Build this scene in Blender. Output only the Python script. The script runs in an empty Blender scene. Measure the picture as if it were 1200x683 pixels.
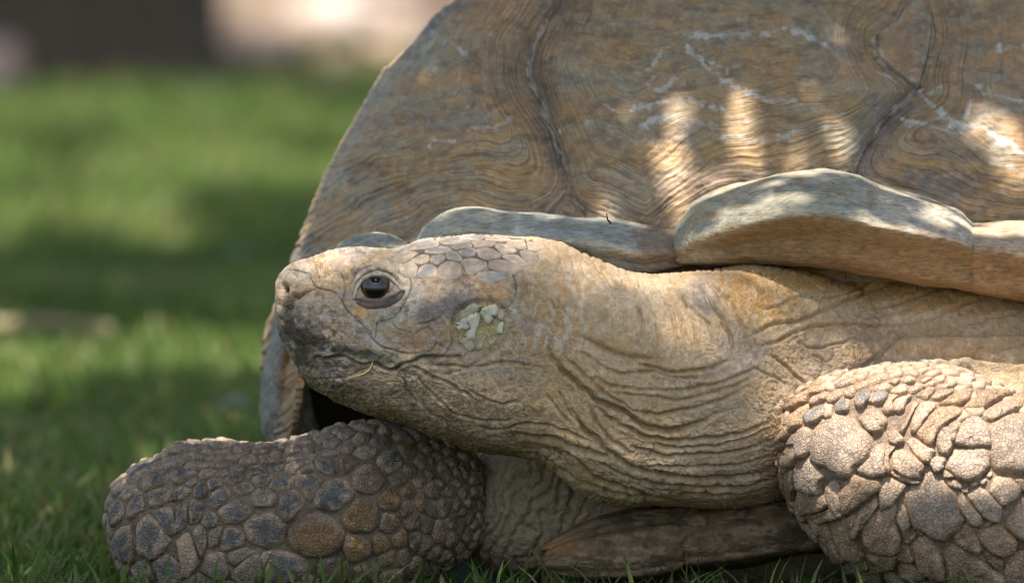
import bpy, math, random
import numpy as np
from mathutils import Vector
from mathutils.bvhtree import BVHTree

rng = np.random.default_rng(7)
random.seed(7)
SC = bpy.context.scene
COL = SC.collection

# ------------------------------------------------------------------ camera, sky, sun, exposure
D0, FPX, PITCH, YG = 4.0, 8000.0, 0.06, 720.0
CAM_H = D0 * (math.sin(PITCH) + (YG - 341.5) / FPX * math.cos(PITCH))
CAM = np.array([0.0, -D0 * math.cos(PITCH), CAM_H])
FWD = np.array([0, math.cos(PITCH), -math.sin(PITCH)])
UP = np.array([0, math.sin(PITCH), math.cos(PITCH)])
RT = np.array([1.0, 0, 0])
U = 0.0005                                    # metres for one unit of the modelling grid

cam = bpy.data.cameras.new('camera')
cam_ob = bpy.data.objects.new('camera', cam)
COL.objects.link(cam_ob)
cam_ob.location = CAM
cam_ob.rotation_euler = (math.pi / 2 - PITCH, 0, 0)
cam.sensor_width = 36
cam.lens = 36 * FPX / 1200
cam.clip_start, cam.clip_end = 0.05, 500
cam.dof.use_dof = True
cam.dof.focus_distance = D0 + 0.006
cam.dof.aperture_fstop = 6.2
SC.camera = cam_ob

SUN_DIR = np.array([-0.10, -0.42, 0.90])
SUN_DIR /= np.linalg.norm(SUN_DIR)
SUN_EL = math.asin(SUN_DIR[2])
SUN_AZ = math.atan2(SUN_DIR[0], SUN_DIR[1])
world = bpy.data.worlds.new('World')
SC.world = world
world.use_nodes = True
wn = world.node_tree
sky = wn.nodes.new('ShaderNodeTexSky')
sky.sky_type = 'NISHITA'
sky.sun_disc = False
sky.sun_elevation = SUN_EL
sky.sun_rotation = SUN_AZ
sky.dust_density = 2.5
wn.links.new(sky.outputs[0], wn.nodes['Background'].inputs[0])
wn.nodes['Background'].inputs[1].default_value = 0.066
sun = bpy.data.lights.new('sun', 'SUN')
sun.energy = 2.8
sun.angle = math.radians(0.5)
sun.color = (1.0, 0.94, 0.89)
sun_ob = bpy.data.objects.new('sun', sun)
COL.objects.link(sun_ob)
sun_ob.rotation_euler = Vector(SUN_DIR).to_track_quat('Z', 'Y').to_euler()
sun_ob.location = (0, 0, 6)
SC.view_settings.view_transform = 'Standard'
SC.view_settings.look = 'None'
SC.view_settings.gamma = 1
SC.view_settings.exposure = 2.08
SC.view_settings.use_white_balance = True        # the photograph is balanced for open shade
SC.view_settings.white_balance_temperature = 7000
SC.view_settings.white_balance_tint = 8
SC.cycles.use_denoising = True
SC.cycles.max_bounces = 6
SC.cycles.diffuse_bounces = 3
SC.cycles.pixel_filter_type = 'BLACKMAN_HARRIS'
SC.cycles.filter_width = 1.1

# ------------------------------------------------------------------ numeric helpers
def W(p):
    """modelling grid (x right, y down, q away; 0.5 mm units) -> world metres"""
    p = np.asarray(p, float)
    z = D0 + p[..., 2] * U
    return CAM + z[..., None] * (FWD + RT * ((p[..., 0] - 600) / FPX)[..., None] + UP * ((341.5 - p[..., 1]) / FPX)[..., None])

def ground_at(x, y):
    """world point of the ground (z = 0) on the ray of grid point x, y"""
    d = FWD + RT * ((np.asarray(x) - 600) / FPX)[..., None] + UP * ((341.5 - np.asarray(y)) / FPX)[..., None]
    t = -CAM[2] / d[..., 2]
    return CAM + t[..., None] * d

def _h(ix, iy, iz, s):
    n = (ix.astype(np.int64) * 374761393 + iy.astype(np.int64) * 668265263 + iz.astype(np.int64) * 2147483647 + s * 974634599) & 0xffffffff
    n = ((n ^ (n >> 13)) * 1274126177) & 0xffffffff
    n = ((n ^ (n >> 16)) * 2246822519) & 0xffffffff
    n ^= n >> 15
    return (n & 0xffffff) / float(0xffffff)

def noise(x, y, z=None, s=0):
    z = np.zeros_like(x) if z is None else z
    ix, iy, iz = np.floor(x), np.floor(y), np.floor(z)
    fx, fy, fz = x - ix, y - iy, z - iz
    fx, fy, fz = [f * f * f * (f * (f * 6 - 15) + 10) for f in (fx, fy, fz)]
    ix, iy, iz = ix.astype(np.int64), iy.astype(np.int64), iz.astype(np.int64)
    def c(a, b, d): return _h(ix + a, iy + b, iz + d, s)
    x00 = c(0,0,0) * (1-fx) + c(1,0,0) * fx; x10 = c(0,1,0) * (1-fx) + c(1,1,0) * fx
    x01 = c(0,0,1) * (1-fx) + c(1,0,1) * fx; x11 = c(0,1,1) * (1-fx) + c(1,1,1) * fx
    a = x00 * (1-fy) + x10 * fy; b = x01 * (1-fy) + x11 * fy
    return (a * (1-fz) + b * fz) * 2 - 1

def fbm(x, y, z=None, o=4, s=0, g=0.5):
    z = np.zeros_like(x) if z is None else z
    r, a = 0, 1.0
    for k in range(o):
        r = r + a * noise(x * 2**k, y * 2**k, z * 2**k, s + 17 * k)
        a *= g
    return r

def voro(x, y, s=0, j=0.85):
    ix, iy = np.floor(x).astype(np.int64), np.floor(y).astype(np.int64)
    f1 = np.full(x.shape, 9.0); f2 = np.full(x.shape, 9.0); cid = np.zeros(x.shape)
    zz = np.zeros_like(ix)
    for a in (-1, 0, 1):
        for b in (-1, 0, 1):
            cx = ix + a + 0.5 + j * (_h(ix + a, iy + b, zz, s) - 0.5)
            cy = iy + b + 0.5 + j * (_h(ix + a, iy + b, zz, s + 5) - 0.5)
            d = np.hypot(cx - x, cy - y)
            m = d < f1
            f2 = np.where(m, f1, np.minimum(f2, d))
            cid = np.where(m, _h(ix + a, iy + b, zz, s + 9), cid)
            f1 = np.where(m, d, f1)
    return f1, f2, cid

def sstep(a, b, x):
    t = np.clip((x - a) / (b - a), 0, 1)
    return t * t * (3 - 2 * t)

def pchip(xs, ys, x):
    xs, ys = np.asarray(xs, float), np.asarray(ys, float)
    h = np.diff(xs); dl = np.diff(ys) / h
    m = np.zeros_like(ys)
    m[1:-1] = np.where(dl[:-1] * dl[1:] > 0, 2 * dl[:-1] * dl[1:] / np.where(dl[:-1] + dl[1:] == 0, 1, dl[:-1] + dl[1:]), 0)
    m[0], m[-1] = dl[0], dl[-1]
    i = np.clip(np.searchsorted(xs, x) - 1, 0, len(h) - 1)
    t = (np.clip(x, xs[0], xs[-1]) - xs[i]) / h[i]
    return ((2*t**3 - 3*t**2 + 1) * ys[i] + (t**3 - 2*t**2 + t) * h[i] * m[i] + (-2*t**3 + 3*t**2) * ys[i+1] + (t**3 - t**2) * h[i] * m[i+1])

def poly_dist(px, py, pts, pad=40):
    """distance to a polyline, signed side and position along it; far points get pad"""
    pts = np.asarray(pts, float)
    d = np.full(px.shape, float(pad)); side = np.zeros(px.shape); al = np.zeros(px.shape)
    lo, hi = pts.min(0) - pad, pts.max(0) + pad
    m = np.where((px > lo[0]) & (px < hi[0]) & (py > lo[1]) & (py < hi[1]))[0]
    if len(m) == 0: return d, side, al
    x, y = px[m], py[m]
    bd = np.full(x.shape, float(pad)); bs = np.zeros(x.shape); ba = np.zeros(x.shape)
    n = len(pts) - 1
    for k in range(n):
        a, b = pts[k], pts[k + 1]
        e = b - a; L = max(e @ e, 1e-9)
        t = np.clip(((x - a[0]) * e[0] + (y - a[1]) * e[1]) / L, 0, 1)
        dx, dy = x - a[0] - t * e[0], y - a[1] - t * e[1]
        dd = np.hypot(dx, dy)
        w = dd < bd
        bd = np.where(w, dd, bd); bs = np.where(w, np.sign(e[0] * dy - e[1] * dx), bs); ba = np.where(w, (k + t) / n, ba)
    d[m], side[m], al[m] = bd, bs, ba
    return d, side, al

def smooth_line(pts, n=6):
    """Catmull-Rom refinement of a polyline of any dimension"""
    P = np.asarray(pts, float)
    if len(P) < 3: return P
    Q = np.vstack([2 * P[0] - P[1], P, 2 * P[-1] - P[-2]])
    out = []
    for i in range(1, len(Q) - 2):
        for t in np.linspace(0, 1, n, endpoint=False):
            a, b, c, d = Q[i-1], Q[i], Q[i+1], Q[i+2]
            out.append(0.5 * (2*b + (c-a)*t + (2*a-5*b+4*c-d)*t*t + (3*b-a-3*c+d)*t**3))
    out.append(P[-1])
    return np.array(out)

def creases(px, py, items):
    """skin folds: (points, depth, width, ridge side) ; sunk line, swollen lips, a fuller lip on one side"""
    wob = 1.6 * fbm(px / 14, py / 14, o=2, s=91)
    r = np.zeros(px.shape)
    for pts, dep, wid, rs in items:
        wid = wid * 0.68
        d, s, al = poly_dist(px + wob, py - wob, smooth_line(pts, 5), pad=max(40, wid * 7))
        taper = np.clip(np.minimum(al, 1 - al) * 7, 0.12, 1)
        g = -dep * np.exp(-(d / wid) ** 2)
        lip = 0.32 * dep * np.exp(-((d - 2.0 * wid) / (1.3 * wid)) ** 2)
        if rs:
            lip = lip + np.where(s * rs > 0, 0.75 * dep * np.exp(-((d - 2.6 * wid) / (2.2 * wid)) ** 2), 0)
        r += (g * 1.4 + lip * 0.5) * taper
    return r

def blobs(px, py, items):
    r = np.zeros(px.shape)
    for x, y, rx, ry, ang, h in items:
        c, s = math.cos(math.radians(ang)), math.sin(math.radians(ang))
        dx, dy = px - x, py - y
        a, b = (dx * c + dy * s) / rx, (-dx * s + dy * c) / ry
        r += h * np.exp(-(a * a + b * b))
    return r

def paint(col, px, py, items, s=0, rag=0.5):
    """soft ragged patches of another pigment: (x, y, rx, ry, angle, rgb, amount)"""
    n = fbm(px / 9, py / 9, o=4, s=s)
    for x, y, rx, ry, ang, c, am in items:
        co, si = math.cos(math.radians(ang)), math.sin(math.radians(ang))
        dx, dy = px - x, py - y
        a, b = (dx * co + dy * si) / rx, (-dx * si + dy * co) / ry
        f = sstep(1.15, 0.35, np.sqrt(a * a + b * b) + rag * n * 0.45) * am
        col[:] = col * (1 - f[:, None]) + np.array(c) * f[:, None]

# ------------------------------------------------------------------ object helpers
def new_mesh(name, V, F, mat=None, attrs=None, smooth=True):
    """F: (n,3) or (n,4) int array, or a list of such arrays"""
    if isinstance(F, np.ndarray): F = [F]
    F = [f for f in F if len(f)]
    me = bpy.data.meshes.new(name)
    V = np.asarray(V, np.float32)
    me.vertices.add(len(V)); me.vertices.foreach_set('co', V.ravel())
    loops = np.concatenate([f.ravel() for f in F]).astype(np.int32)
    sizes = np.concatenate([np.full(len(f), f.shape[1]) for f in F])
    me.loops.add(len(loops)); me.loops.foreach_set('vertex_index', loops)
    me.polygons.add(len(sizes))
    me.polygons.foreach_set('loop_start', np.concatenate([[0], np.cumsum(sizes)[:-1]]).astype(np.int32))
    me.update(calc_edges=True)
    if smooth: me.polygons.foreach_set('use_smooth', np.ones(len(sizes), bool))
    for k, a in (attrs or {}).items():
        a = np.asarray(a, np.float32)
        if a.ndim == 2:
            at = me.attributes.new(k, 'FLOAT_COLOR', 'POINT')
            if a.shape[1] == 3: a = np.hstack([a, np.ones((len(a), 1), np.float32)])
            at.data.foreach_set('color', a.ravel())
        else:
            at = me.attributes.new(k, 'FLOAT', 'POINT'); at.data.foreach_set('value', a)
    if mat: me.materials.append(mat)
    me.validate()
    return me

def link(name, me, parent=None, loc=(0, 0, 0)):
    o = bpy.data.objects.new(name, me)
    COL.objects.link(o)
    o.location = loc
    if parent: o.parent = parent
    return o

def tag(o, label=None, cat=None, group=None, kind=None):
    for k, v in (('label', label), ('category', cat), ('group', group), ('kind', kind)):
        if v: o[k] = v
    return o

def grid_faces(n, m, wrap=True):
    """n rows of m points; rows along the first index, columns wrap"""
    i = np.arange(n - 1)[:, None]; j = np.arange(m if wrap else m - 1)[None, :]
    j2 = (j + 1) % m
    return np.stack([i * m + j, i * m + j2, (i + 1) * m + j2, (i + 1) * m + j], -1).reshape(-1, 4)

def grid_normals(P):
    """P (n,m,3) closed in the second index; outward for the lofts below"""
    du = np.gradient(P, axis=0)
    dv = (np.roll(P, -1, 1) - np.roll(P, 1, 1))
    N = np.cross(du, dv)
    return N / np.maximum(np.linalg.norm(N, axis=-1, keepdims=True), 1e-9)

# ------------------------------------------------------------------ materials
class NT:
    def __init__(self, name):
        self.m = bpy.data.materials.new(name); self.m.use_nodes = True
        self.t = self.m.node_tree; self.b = self.t.nodes['Principled BSDF']
    def n(self, typ, **kw):
        nd = self.t.nodes.new('ShaderNode' + typ)
        for k, v in kw.items():
            if k.startswith('i_'):
                key = k[2:]; key = int(key) if key.isdigit() else key.replace('_', ' ')
                nd.inputs[key].default_value = v
            else: setattr(nd, k, v)
        return nd
    def l(self, a, b): self.t.links.new(a, b)
    def mix(self, f, a, b, typ='MIX'):
        nd = self.t.nodes.new('ShaderNodeMix'); nd.data_type = 'RGBA'; nd.blend_type = typ
        for s, v in ((0, f), (6, a), (7, b)):
            if hasattr(v, 'node'): self.l(v, nd.inputs[s])
            else: nd.inputs[s].default_value = v if s == 0 or len(v) == 4 else (*v, 1)
        return nd.outputs[2]
    def ramp(self, src, stops):
        nd = self.t.nodes.new('ShaderNodeValToRGB'); e = nd.color_ramp.elements
        while len(e) > 1: e.remove(e[-1])
        for k, (p, c) in enumerate(stops):
            q = e[0] if k == 0 else e.new(p)
            q.position = p; q.color = (*c, 1) if len(c) == 3 else c
        self.l(src, nd.inputs[0]); return nd.outputs[0]
    def math(self, op, a, b=0.5):
        nd = self.t.nodes.new('ShaderNodeMath'); nd.operation = op
        for s, v in ((0, a), (1, b)):
            if hasattr(v, 'node'): self.l(v, nd.inputs[s])
            else: nd.inputs[s].default_value = v
        return nd.outputs[0]

def grey(v): return (v, v, v)

def skin_material(name, cell=420.0, bump=0.35, rough=0.62, crack=0.5):
    k = NT(name)
    tc = k.n('TexCoord').outputs['Object']
    at = k.n('Attribute', attribute_name='Col').outputs['Color']
    n1 = k.n('TexNoise', i_Scale=260.0, i_Detail=6.0, i_Roughness=0.65); k.l(tc, n1.inputs['Vector'])
    n2 = k.n('TexNoise', i_Scale=1500.0, i_Detail=4.0, i_Roughness=0.7); k.l(tc, n2.inputs['Vector'])
    warp = k.n('TexNoise', i_Scale=180.0, i_Detail=3.0); k.l(tc, warp.inputs['Vector'])
    wv = k.n('VectorMath', operation='SCALE', i_Scale=0.004); k.l(warp.outputs['Color'], wv.inputs[0])
    ad = k.n('VectorMath', operation='ADD'); k.l(tc, ad.inputs[0]); k.l(wv.outputs[0], ad.inputs[1])
    vo = k.n('TexVoronoi', feature='DISTANCE_TO_EDGE', i_Scale=cell); k.l(ad.outputs[0], vo.inputs['Vector'])
    c = k.mix(1.0, at, k.ramp(n1.outputs['Fac'], [(0.3, grey(0.70)), (0.5, grey(1.0)), (0.72, grey(1.28))]), 'MULTIPLY')
    c = k.mix(1.0, c, k.ramp(n2.outputs['Fac'], [(0.3, grey(0.86)), (0.5, grey(1.0)), (0.7, grey(1.12))]), 'MULTIPLY')
    k.l(c, k.b.inputs['Base Color'])
    k.b.inputs['Roughness'].default_value = rough
    k.b.inputs['Specular IOR Level'].default_value = 0.35
    edge = k.ramp(vo.outputs['Distance'], [(0.0, grey(0)), (0.16, grey(1))])
    b1 = k.n('Bump', i_Strength=crack, i_Distance=0.0006); k.l(edge, b1.inputs['Height'])
    b2 = k.n('Bump', i_Strength=bump, i_Distance=0.0008); k.l(n1.outputs['Fac'], b2.inputs['Height']); k.l(b1.outputs[0], b2.inputs['Normal'])
    b3 = k.n('Bump', i_Strength=bump, i_Distance=0.0003); k.l(n2.outputs['Fac'], b3.inputs['Height']); k.l(b2.outputs[0], b3.inputs['Normal'])
    k.l(b3.outputs[0], k.b.inputs['Normal'])
    return k.m

def horn_material(name, stretch, freq, rough=0.5, use_ring=False):
    """shell horn: pigment from Col, growth lines along 'ring', streaks"""
    k = NT(name)
    tc = k.n('TexCoord').outputs['Object']
    at = k.n('Attribute', attribute_name='Col').outputs['Color']
    n1 = k.n('TexNoise', i_Scale=150.0, i_Detail=6.0, i_Roughness=0.65); k.l(tc, n1.inputs['Vector'])
    n2 = k.n('TexNoise', i_Scale=1100.0, i_Detail=4.0, i_Roughness=0.7); k.l(tc, n2.inputs['Vector'])
    mp = k.n('Mapping', i_Scale=stretch); k.l(tc, mp.inputs['Vector'])
    n3 = k.n('TexNoise', i_Scale=freq, i_Detail=5.0, i_Roughness=0.6, i_Distortion=0.3); k.l(mp.outputs[0], n3.inputs['Vector'])
    c = k.mix(1.0, at, k.ramp(n1.outputs['Fac'], [(0.3, grey(0.76)), (0.5, grey(1.0)), (0.7, grey(1.22))]), 'MULTIPLY')
    c = k.mix(1.0, c, k.ramp(n2.outputs['Fac'], [(0.3, grey(0.88)), (0.5, grey(1.0)), (0.7, grey(1.12))]), 'MULTIPLY')
    if use_ring:
        rg = k.n('Attribute', attribute_name='ring').outputs['Fac']
        rw = k.math('ADD', rg, k.math('MULTIPLY', n1.outputs['Fac'], 2.2))
        cb = k.n('CombineXYZ'); k.l(rw, cb.inputs[0])
        ln = k.n('TexNoise', i_Scale=0.40, i_Detail=3.0, i_Roughness=0.72); ln.noise_dimensions = '3D'
        # lines follow the ring distance, broken up slowly along the line
        sp = k.n('SeparateXYZ'); k.l(tc, sp.inputs[0])
        k.l(k.math('MULTIPLY', sp.outputs[0], 45.0), cb.inputs[1]); k.l(k.math('MULTIPLY', sp.outputs[2], 45.0), cb.inputs[2])
        k.l(cb.outputs[0], ln.inputs['Vector'])
        mf = k.n('MapRange'); k.l(rg, mf.inputs[0]); mf.inputs[1].default_value = 20.0; mf.inputs[2].default_value = 140.0; mf.inputs[3].default_value = 1.0; mf.inputs[4].default_value = 0.3
        c = k.mix(mf.outputs[0], c, k.ramp(ln.outputs['Fac'], [(0.36, (0.36, 0.33, 0.32)), (0.44, grey(0.88)), (0.56, grey(1.06)), (0.66, grey(1.38))]), 'MULTIPLY')
        h = ln.outputs['Fac']
    else:
        c = k.mix(0.8, c, k.ramp(n3.outputs['Fac'], [(0.34, grey(0.5)), (0.48, grey(0.95)), (0.66, grey(1.3))]), 'MULTIPLY')
        h = n3.outputs['Fac']
    k.l(c, k.b.inputs['Base Color'])
    k.b.inputs['Roughness'].default_value = rough
    k.b.inputs['Specular IOR Level'].default_value = 0.4
    b1 = k.n('Bump', i_Strength=0.65, i_Distance=0.0013); k.l(h, b1.inputs['Height'])
    b2 = k.n('Bump', i_Strength=0.3, i_Distance=0.0005); k.l(n2.outputs['Fac'], b2.inputs['Height']); k.l(b1.outputs[0], b2.inputs['Normal'])
    k.l(b2.outputs[0], k.b.inputs['Normal'])
    return k.m

def plain_material(name, c, rough=0.6, noise_scale=60.0, var=0.3, bump=0.3, dist=0.002, spec=0.3):
    k = NT(name)
    tc = k.n('TexCoord').outputs['Object']
    n1 = k.n('TexNoise', i_Scale=noise_scale, i_Detail=7.0, i_Roughness=0.65); k.l(tc, n1.inputs['Vector'])
    k.l(k.mix(1.0, (*c, 1), k.ramp(n1.outputs['Fac'], [(0.25, grey(1 - var)), (0.5, grey(1)), (0.75, grey(1 + var))]), 'MULTIPLY'), k.b.inputs['Base Color'])
    k.b.inputs['Roughness'].default_value = rough
    k.b.inputs['Specular IOR Level'].default_value = spec
    b = k.n('Bump', i_Strength=bump, i_Distance=dist); k.l(n1.outputs['Fac'], b.inputs['Height']); k.l(b.outputs[0], k.b.inputs['Normal'])
    return k.m

M_SKIN = skin_material('tortoise_skin', cell=430, bump=0.4, crack=0.55)
M_SCALE = skin_material('scale_horn', cell=900, bump=0.5, rough=0.52, crack=0.25)
M_PLATE = skin_material('dry_scale_horn', cell=400, bump=0.45, rough=0.6, crack=0.9)
M_SCUTE = horn_material('scute_horn', (1, 1, 1), 200, 0.5, True)
M_RIM = horn_material('marginal_horn', (0.22, 0.6, 1.0), 800, 0.5)
M_PLAST = skin_material('plastron_horn', cell=240, bump=0.9, rough=0.85, crack=0.5)

# ------------------------------------------------------------------ the tortoise
BASE = W(np.array([820.0, 725.0, 240.0])); BASE[2] = 0.0
tortoise = bpy.data.objects.new('tortoise', None)
tortoise.empty_display_size = 0.1
COL.objects.link(tortoise)
tortoise.location = BASE
tag(tortoise, 'large brown tortoise resting on the grass with its wrinkled head turned in profile', 'tortoise')

def loft(st, nu, nv, ex=2.0, cap=True, front=0.62):
    """stations (x, top, bottom, q centre, q half-depth); returns grid (nu, nv, 3), front half denser"""
    st = np.array(st, float)
    step = np.maximum(np.abs(np.diff(st[:, 0])), 0.5 * np.maximum(np.abs(np.diff(st[:, 1])), np.abs(np.diff(st[:, 2]))))
    t = np.concatenate([[0], np.cumsum(step)])
    u = np.linspace(0, t[-1], nu)
    X, T, B, Q, H = [pchip(t, st[:, k], u) for k in range(5)]
    if cap:
        # round off both ends inside the first and last few units
        for end in (0, -1):
            pass
    nf = int(nv * front)
    th = np.concatenate([np.linspace(-math.pi / 2, math.pi / 2, nf, endpoint=False), np.linspace(math.pi / 2, 1.5 * math.pi, nv - nf, endpoint=False)])
    c, s = np.cos(th), np.sin(th)
    e = 2.0 / (ex if np.ndim(ex) else ex)
    c = np.sign(c) * np.abs(c) ** e; s = np.sign(s) * np.abs(s) ** e
    cy, hy = (T + B) / 2, (B - T) / 2
    P = np.empty((nu, nv, 3))
    P[..., 0] = X[:, None]
    P[..., 1] = cy[:, None] + hy[:, None] * s
    P[..., 2] = Q[:, None] - H[:, None] * c
    return P

def close_ends(P):
    """append end-cap centre points; returns flat verts and faces (quads, tris)"""
    n, m = P.shape[:2]
    V = P.reshape(-1, 3)
    a, b = P[0].mean(0), P[-1].mean(0)
    V = np.vstack([V, a, b])
    j = np.arange(m); j2 = (j + 1) % m
    t1 = np.stack([np.full(m, n * m), j2, j], -1)
    t2 = np.stack([np.full(m, n * m + 1), (n - 1) * m + j, (n - 1) * m + j2], -1)
    return V, grid_faces(n, m), np.vstack([t1, t2])

HEAD = [(322, 343, 371, 0, 3), (323, 336, 378, 0, 12), (326, 326, 388, 0, 22), (332, 318, 402, 0, 33), (340, 311, 416, 0, 43), (350, 306, 432, 0, 51),
        (367, 301, 454, 0, 61), (387, 292, 466, 0, 71), (410, 288.5, 477, 0, 79), (437, 291, 487, 0, 85), (460, 292.5, 494, 0, 88),
        (487, 283, 503, 0, 92), (520, 276, 516, 2, 95), (560, 274.5, 529, 6, 99), (600, 276.5, 535, 8, 101), (632, 280, 541, 10, 103),
        (655, 284, 556, 11, 106), (680, 296, 577, 13, 111), (705, 306, 590, 16, 116), (740, 318, 595, 22, 121), (780, 321, 594, 32, 128), (830, 316, 596, 47, 134),
        (880, 309, 595, 67, 137), (930, 315, 585, 97, 137), (980, 325, 575, 130, 132), (1030, 340, 560, 170, 120), (1070, 380, 520, 200, 90), (1080, 430, 470, 205, 20)]
TORSO = [(540, 590, 625, 230, 20), (548, 560, 655, 230, 70), (570, 520, 675, 235, 120), (610, 470, 690, 245, 145), (680, 400, 700, 260, 165), (780, 330, 705, 280, 190),
         (880, 296, 705, 280, 215), (960, 290, 705, 275, 228), (1060, 292, 705, 275, 232), (1160, 305, 705, 280, 226), (1260, 330, 705, 300, 210), (1360, 380, 690, 320, 160), (1400, 480, 600, 330, 60)]
LEG_FAR = [(123.5, 590, 606, 140, 6), (125, 581, 616, 140, 22), (129, 573, 632, 140, 40), (140, 561, 655, 140, 60), (163, 543, 690, 140, 76), (187, 533, 706, 140, 84), (211, 525, 712, 140, 88),
           (240, 519.5, 715, 140, 90), (275, 517, 716, 140, 91), (310, 518, 716, 140, 91), (350, 513, 715, 140, 92), (380, 503, 713, 140, 92), (405, 496, 710, 140, 92), (430, 492, 706, 142, 92), (460, 497, 700, 145, 90),
           (490, 505, 690, 150, 88), (520, 514, 672, 155, 82), (545, 526, 650, 160, 74), (562, 542, 630, 165, 60), (571, 562, 610, 170, 40), (574, 580, 592, 172, 10)]
LEG_NEAR = [(908, 505, 522, 0, 8), (910, 490, 540, 0, 26), (915, 480, 558, -2, 45), (925, 469, 580, -6, 64), (940, 457, 605, -10, 82), (960, 446, 632, -14, 97), (985, 436.5, 655, -18, 108),
            (1020, 429.5, 678, -20, 118), (1060, 427.5, 695, -20, 124), (1100, 429.5, 708, -20, 128), (1130, 436, 718, -20, 130), (1160, 447, 725, -18, 130), (1200, 459, 735, -10, 130), (1260, 470, 740, 20, 125), (1330, 490, 735, 70, 100), (1370, 560, 680, 90, 40)]

C_DEEP = [
    ([(745,322),(762,350),(772,385),(775,410)], 2.4, 2.6, 0), ([(765,324),(782,352),(792,388),(795,415)], 2.8, 2.6, 0), ([(785,326),(800,350),(812,380),(818,412)], 2.4, 2.4, 0), ([(700,312),(722,340),(732,372),(735,395)], 1.8, 2.6, 0), ([(722,318),(742,345),(752,378),(756,400)], 2.0, 2.6, 0),
    ([(637,402),(653,425),(667,440),(683,455),(700,468),(717,478),(738,485),(750,495),(767,501),(784,503),(812,497),(850,480)], 7.0, 4.2, -1),
    ([(655,412),(672,425),(693,445),(717,465),(730,473),(750,482),(775,484),(800,480),(845,468),(880,452)], 3.2, 2.8, -1),
    ([(677,393),(700,402),(708,410),(725,415),(750,419),(775,420)], 4.5, 4.0, -1),
    ([(740,422),(760,430),(777,434),(800,436),(830,432),(860,420)], 4.0, 3.2, -1),
    ([(672,410),(693,420),(707,432),(737,438),(767,437),(790,441),(830,446)], 3.0, 2.8, -1),
    ([(685,438),(717,450),(750,457),(784,458),(820,454),(850,446),(890,430)], 3.2, 2.5, -1),
    ([(720,460),(743,463),(780,468),(800,468),(850,455),(885,441)], 2.8, 2.3, -1),
    ([(600,505),(625,510),(658,517),(683,527),(703,533),(716,536)], 5.5, 4.5, -1),
    ([(560,500),(585,503),(612,495),(640,497),(675,510),(700,520)], 2.6, 2.6, -1),
    ([(668,470),(678,490),(687,503),(700,515),(713,528),(730,538),(750,547),(775,553),(800,557),(860,558),(905,550)], 6.0, 4.0, -1),
    ([(655,455),(668,480),(674,495)], 2.5, 2.4, 0), ([(640,460),(656,478),(668,495)], 2.2, 2.4, 0),
    ([(690,475),(697,490),(707,505),(727,522),(745,531)], 3.0, 2.6, -1),
    ([(700,478),(707,483),(727,497),(750,508),(767,513),(800,515),(860,508),(910,490)], 4.0, 3.0, -1),
    ([(735,520),(760,528),(800,533),(860,528),(912,513)], 3.4, 2.8, -1),
    ([(760,520),(800,524),(850,518),(905,501)], 2.6, 2.2, -1),
    ([(750,543),(800,545),(860,543),(912,532)], 3.0, 2.5, -1),
    ([(610,531),(633,534),(650,547),(670,560),(693,570),(717,577),(742,581),(765,583)], 6.0, 3.6, -1),
    ([(660,530),(680,542),(697,557),(720,567),(745,574),(767,582),(800,588)], 4.6, 3.2, -1),
    ([(700,540),(717,549),(742,559),(775,566),(820,570),(870,569),(905,562)], 4.0, 3.0, -1),
    ([(800,577),(850,580),(900,573)], 3.5, 3.0, -1),
    ([(810,330),(823,342),(835,357),(847,373),(858,400),(862,420)], 4.6, 3.2, -1),
    ([(793,343),(803,355),(820,372),(833,385),(837,405)], 3.2, 2.8, -1),
    ([(830,328),(850,348),(867,368),(880,392)], 4.0, 3.2, -1),
    ([(775,335),(790,358),(800,380),(806,405)], 2.2, 2.6, 0), ([(755,332),(770,358),(778,390)], 1.6, 2.6, 0), ([(735,328),(748,355),(755,390)], 1.4, 2.6, 0),
    ([(845,325),(872,345),(897,360),(925,352),(960,340)], 2.6, 3.0, 0),
    ([(880,395),(905,380),(940,373),(977,358),(1017,340),(1056,325)], 3.6, 3.0, -1),
    ([(885,405),(915,398),(940,385),(984,378),(1028,381),(1045,378),(1094,369),(1140,350)], 3.4, 2.8, -1),
    ([(1045,384),(1059,393),(1094,392),(1138,391),(1200,389),(1250,385)], 6.0, 3.2, 1),
    ([(1010,432),(1028,417),(1043,402),(1059,393)], 5.0, 3.0, 0),
    ([(1061,413),(1105,417),(1138,416),(1171,422),(1200,424),(1260,430)], 6.0, 3.2, 1),
    ([(1105,417),(1131,430),(1144,440),(1160,452)], 5.0, 3.0, 0),
    ([(1160,412),(1180,407),(1200,402),(1240,395)], 4.0, 2.8, 0),
    ([(940,350),(973,348),(995,342),(1030,322)], 3.0, 2.6, 0),
    ([(1020,362),(1060,352),(1100,338),(1140,335)], 2.4, 2.6, 0), ([(1080,380),(1110,362),(1160,345)], 2.2, 2.6, 0), ([(1120,378),(1160,372),(1200,362)], 2.4, 2.6, 0),
    ([(900,415),(920,424),(935,440),(950,452)], 4.0, 3.0, 0), ([(930,395),(955,405),(985,402),(1010,392)], 2.6, 2.6, 0), ([(945,385),(955,410),(975,430)], 2.4, 2.6, 0), ([(880,430),(905,440),(930,452)], 2.6, 2.6, 0),
    # corner of the jaw
    ([(480,428),(505,440),(530,452),(560,470)], 3.0, 2.4, 0), ([(500,428),(530,428),(560,430),(600,425),(640,432)], 2.0, 2.6, -1), ([(520,440),(545,432),(575,415),(600,400)], 1.6, 2.6, 0),
    ([(485,438),(500,455),(520,475),(545,490)], 2.0, 2.2, 0), ([(470,440),(478,460),(500,480),(530,502)], 2.2, 2.2, 0), ([(520,480),(560,492),(600,490)], 1.8, 2.4, -1), ([(545,455),(580,470),(610,468)], 1.6, 2.4, -1),
]
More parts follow.
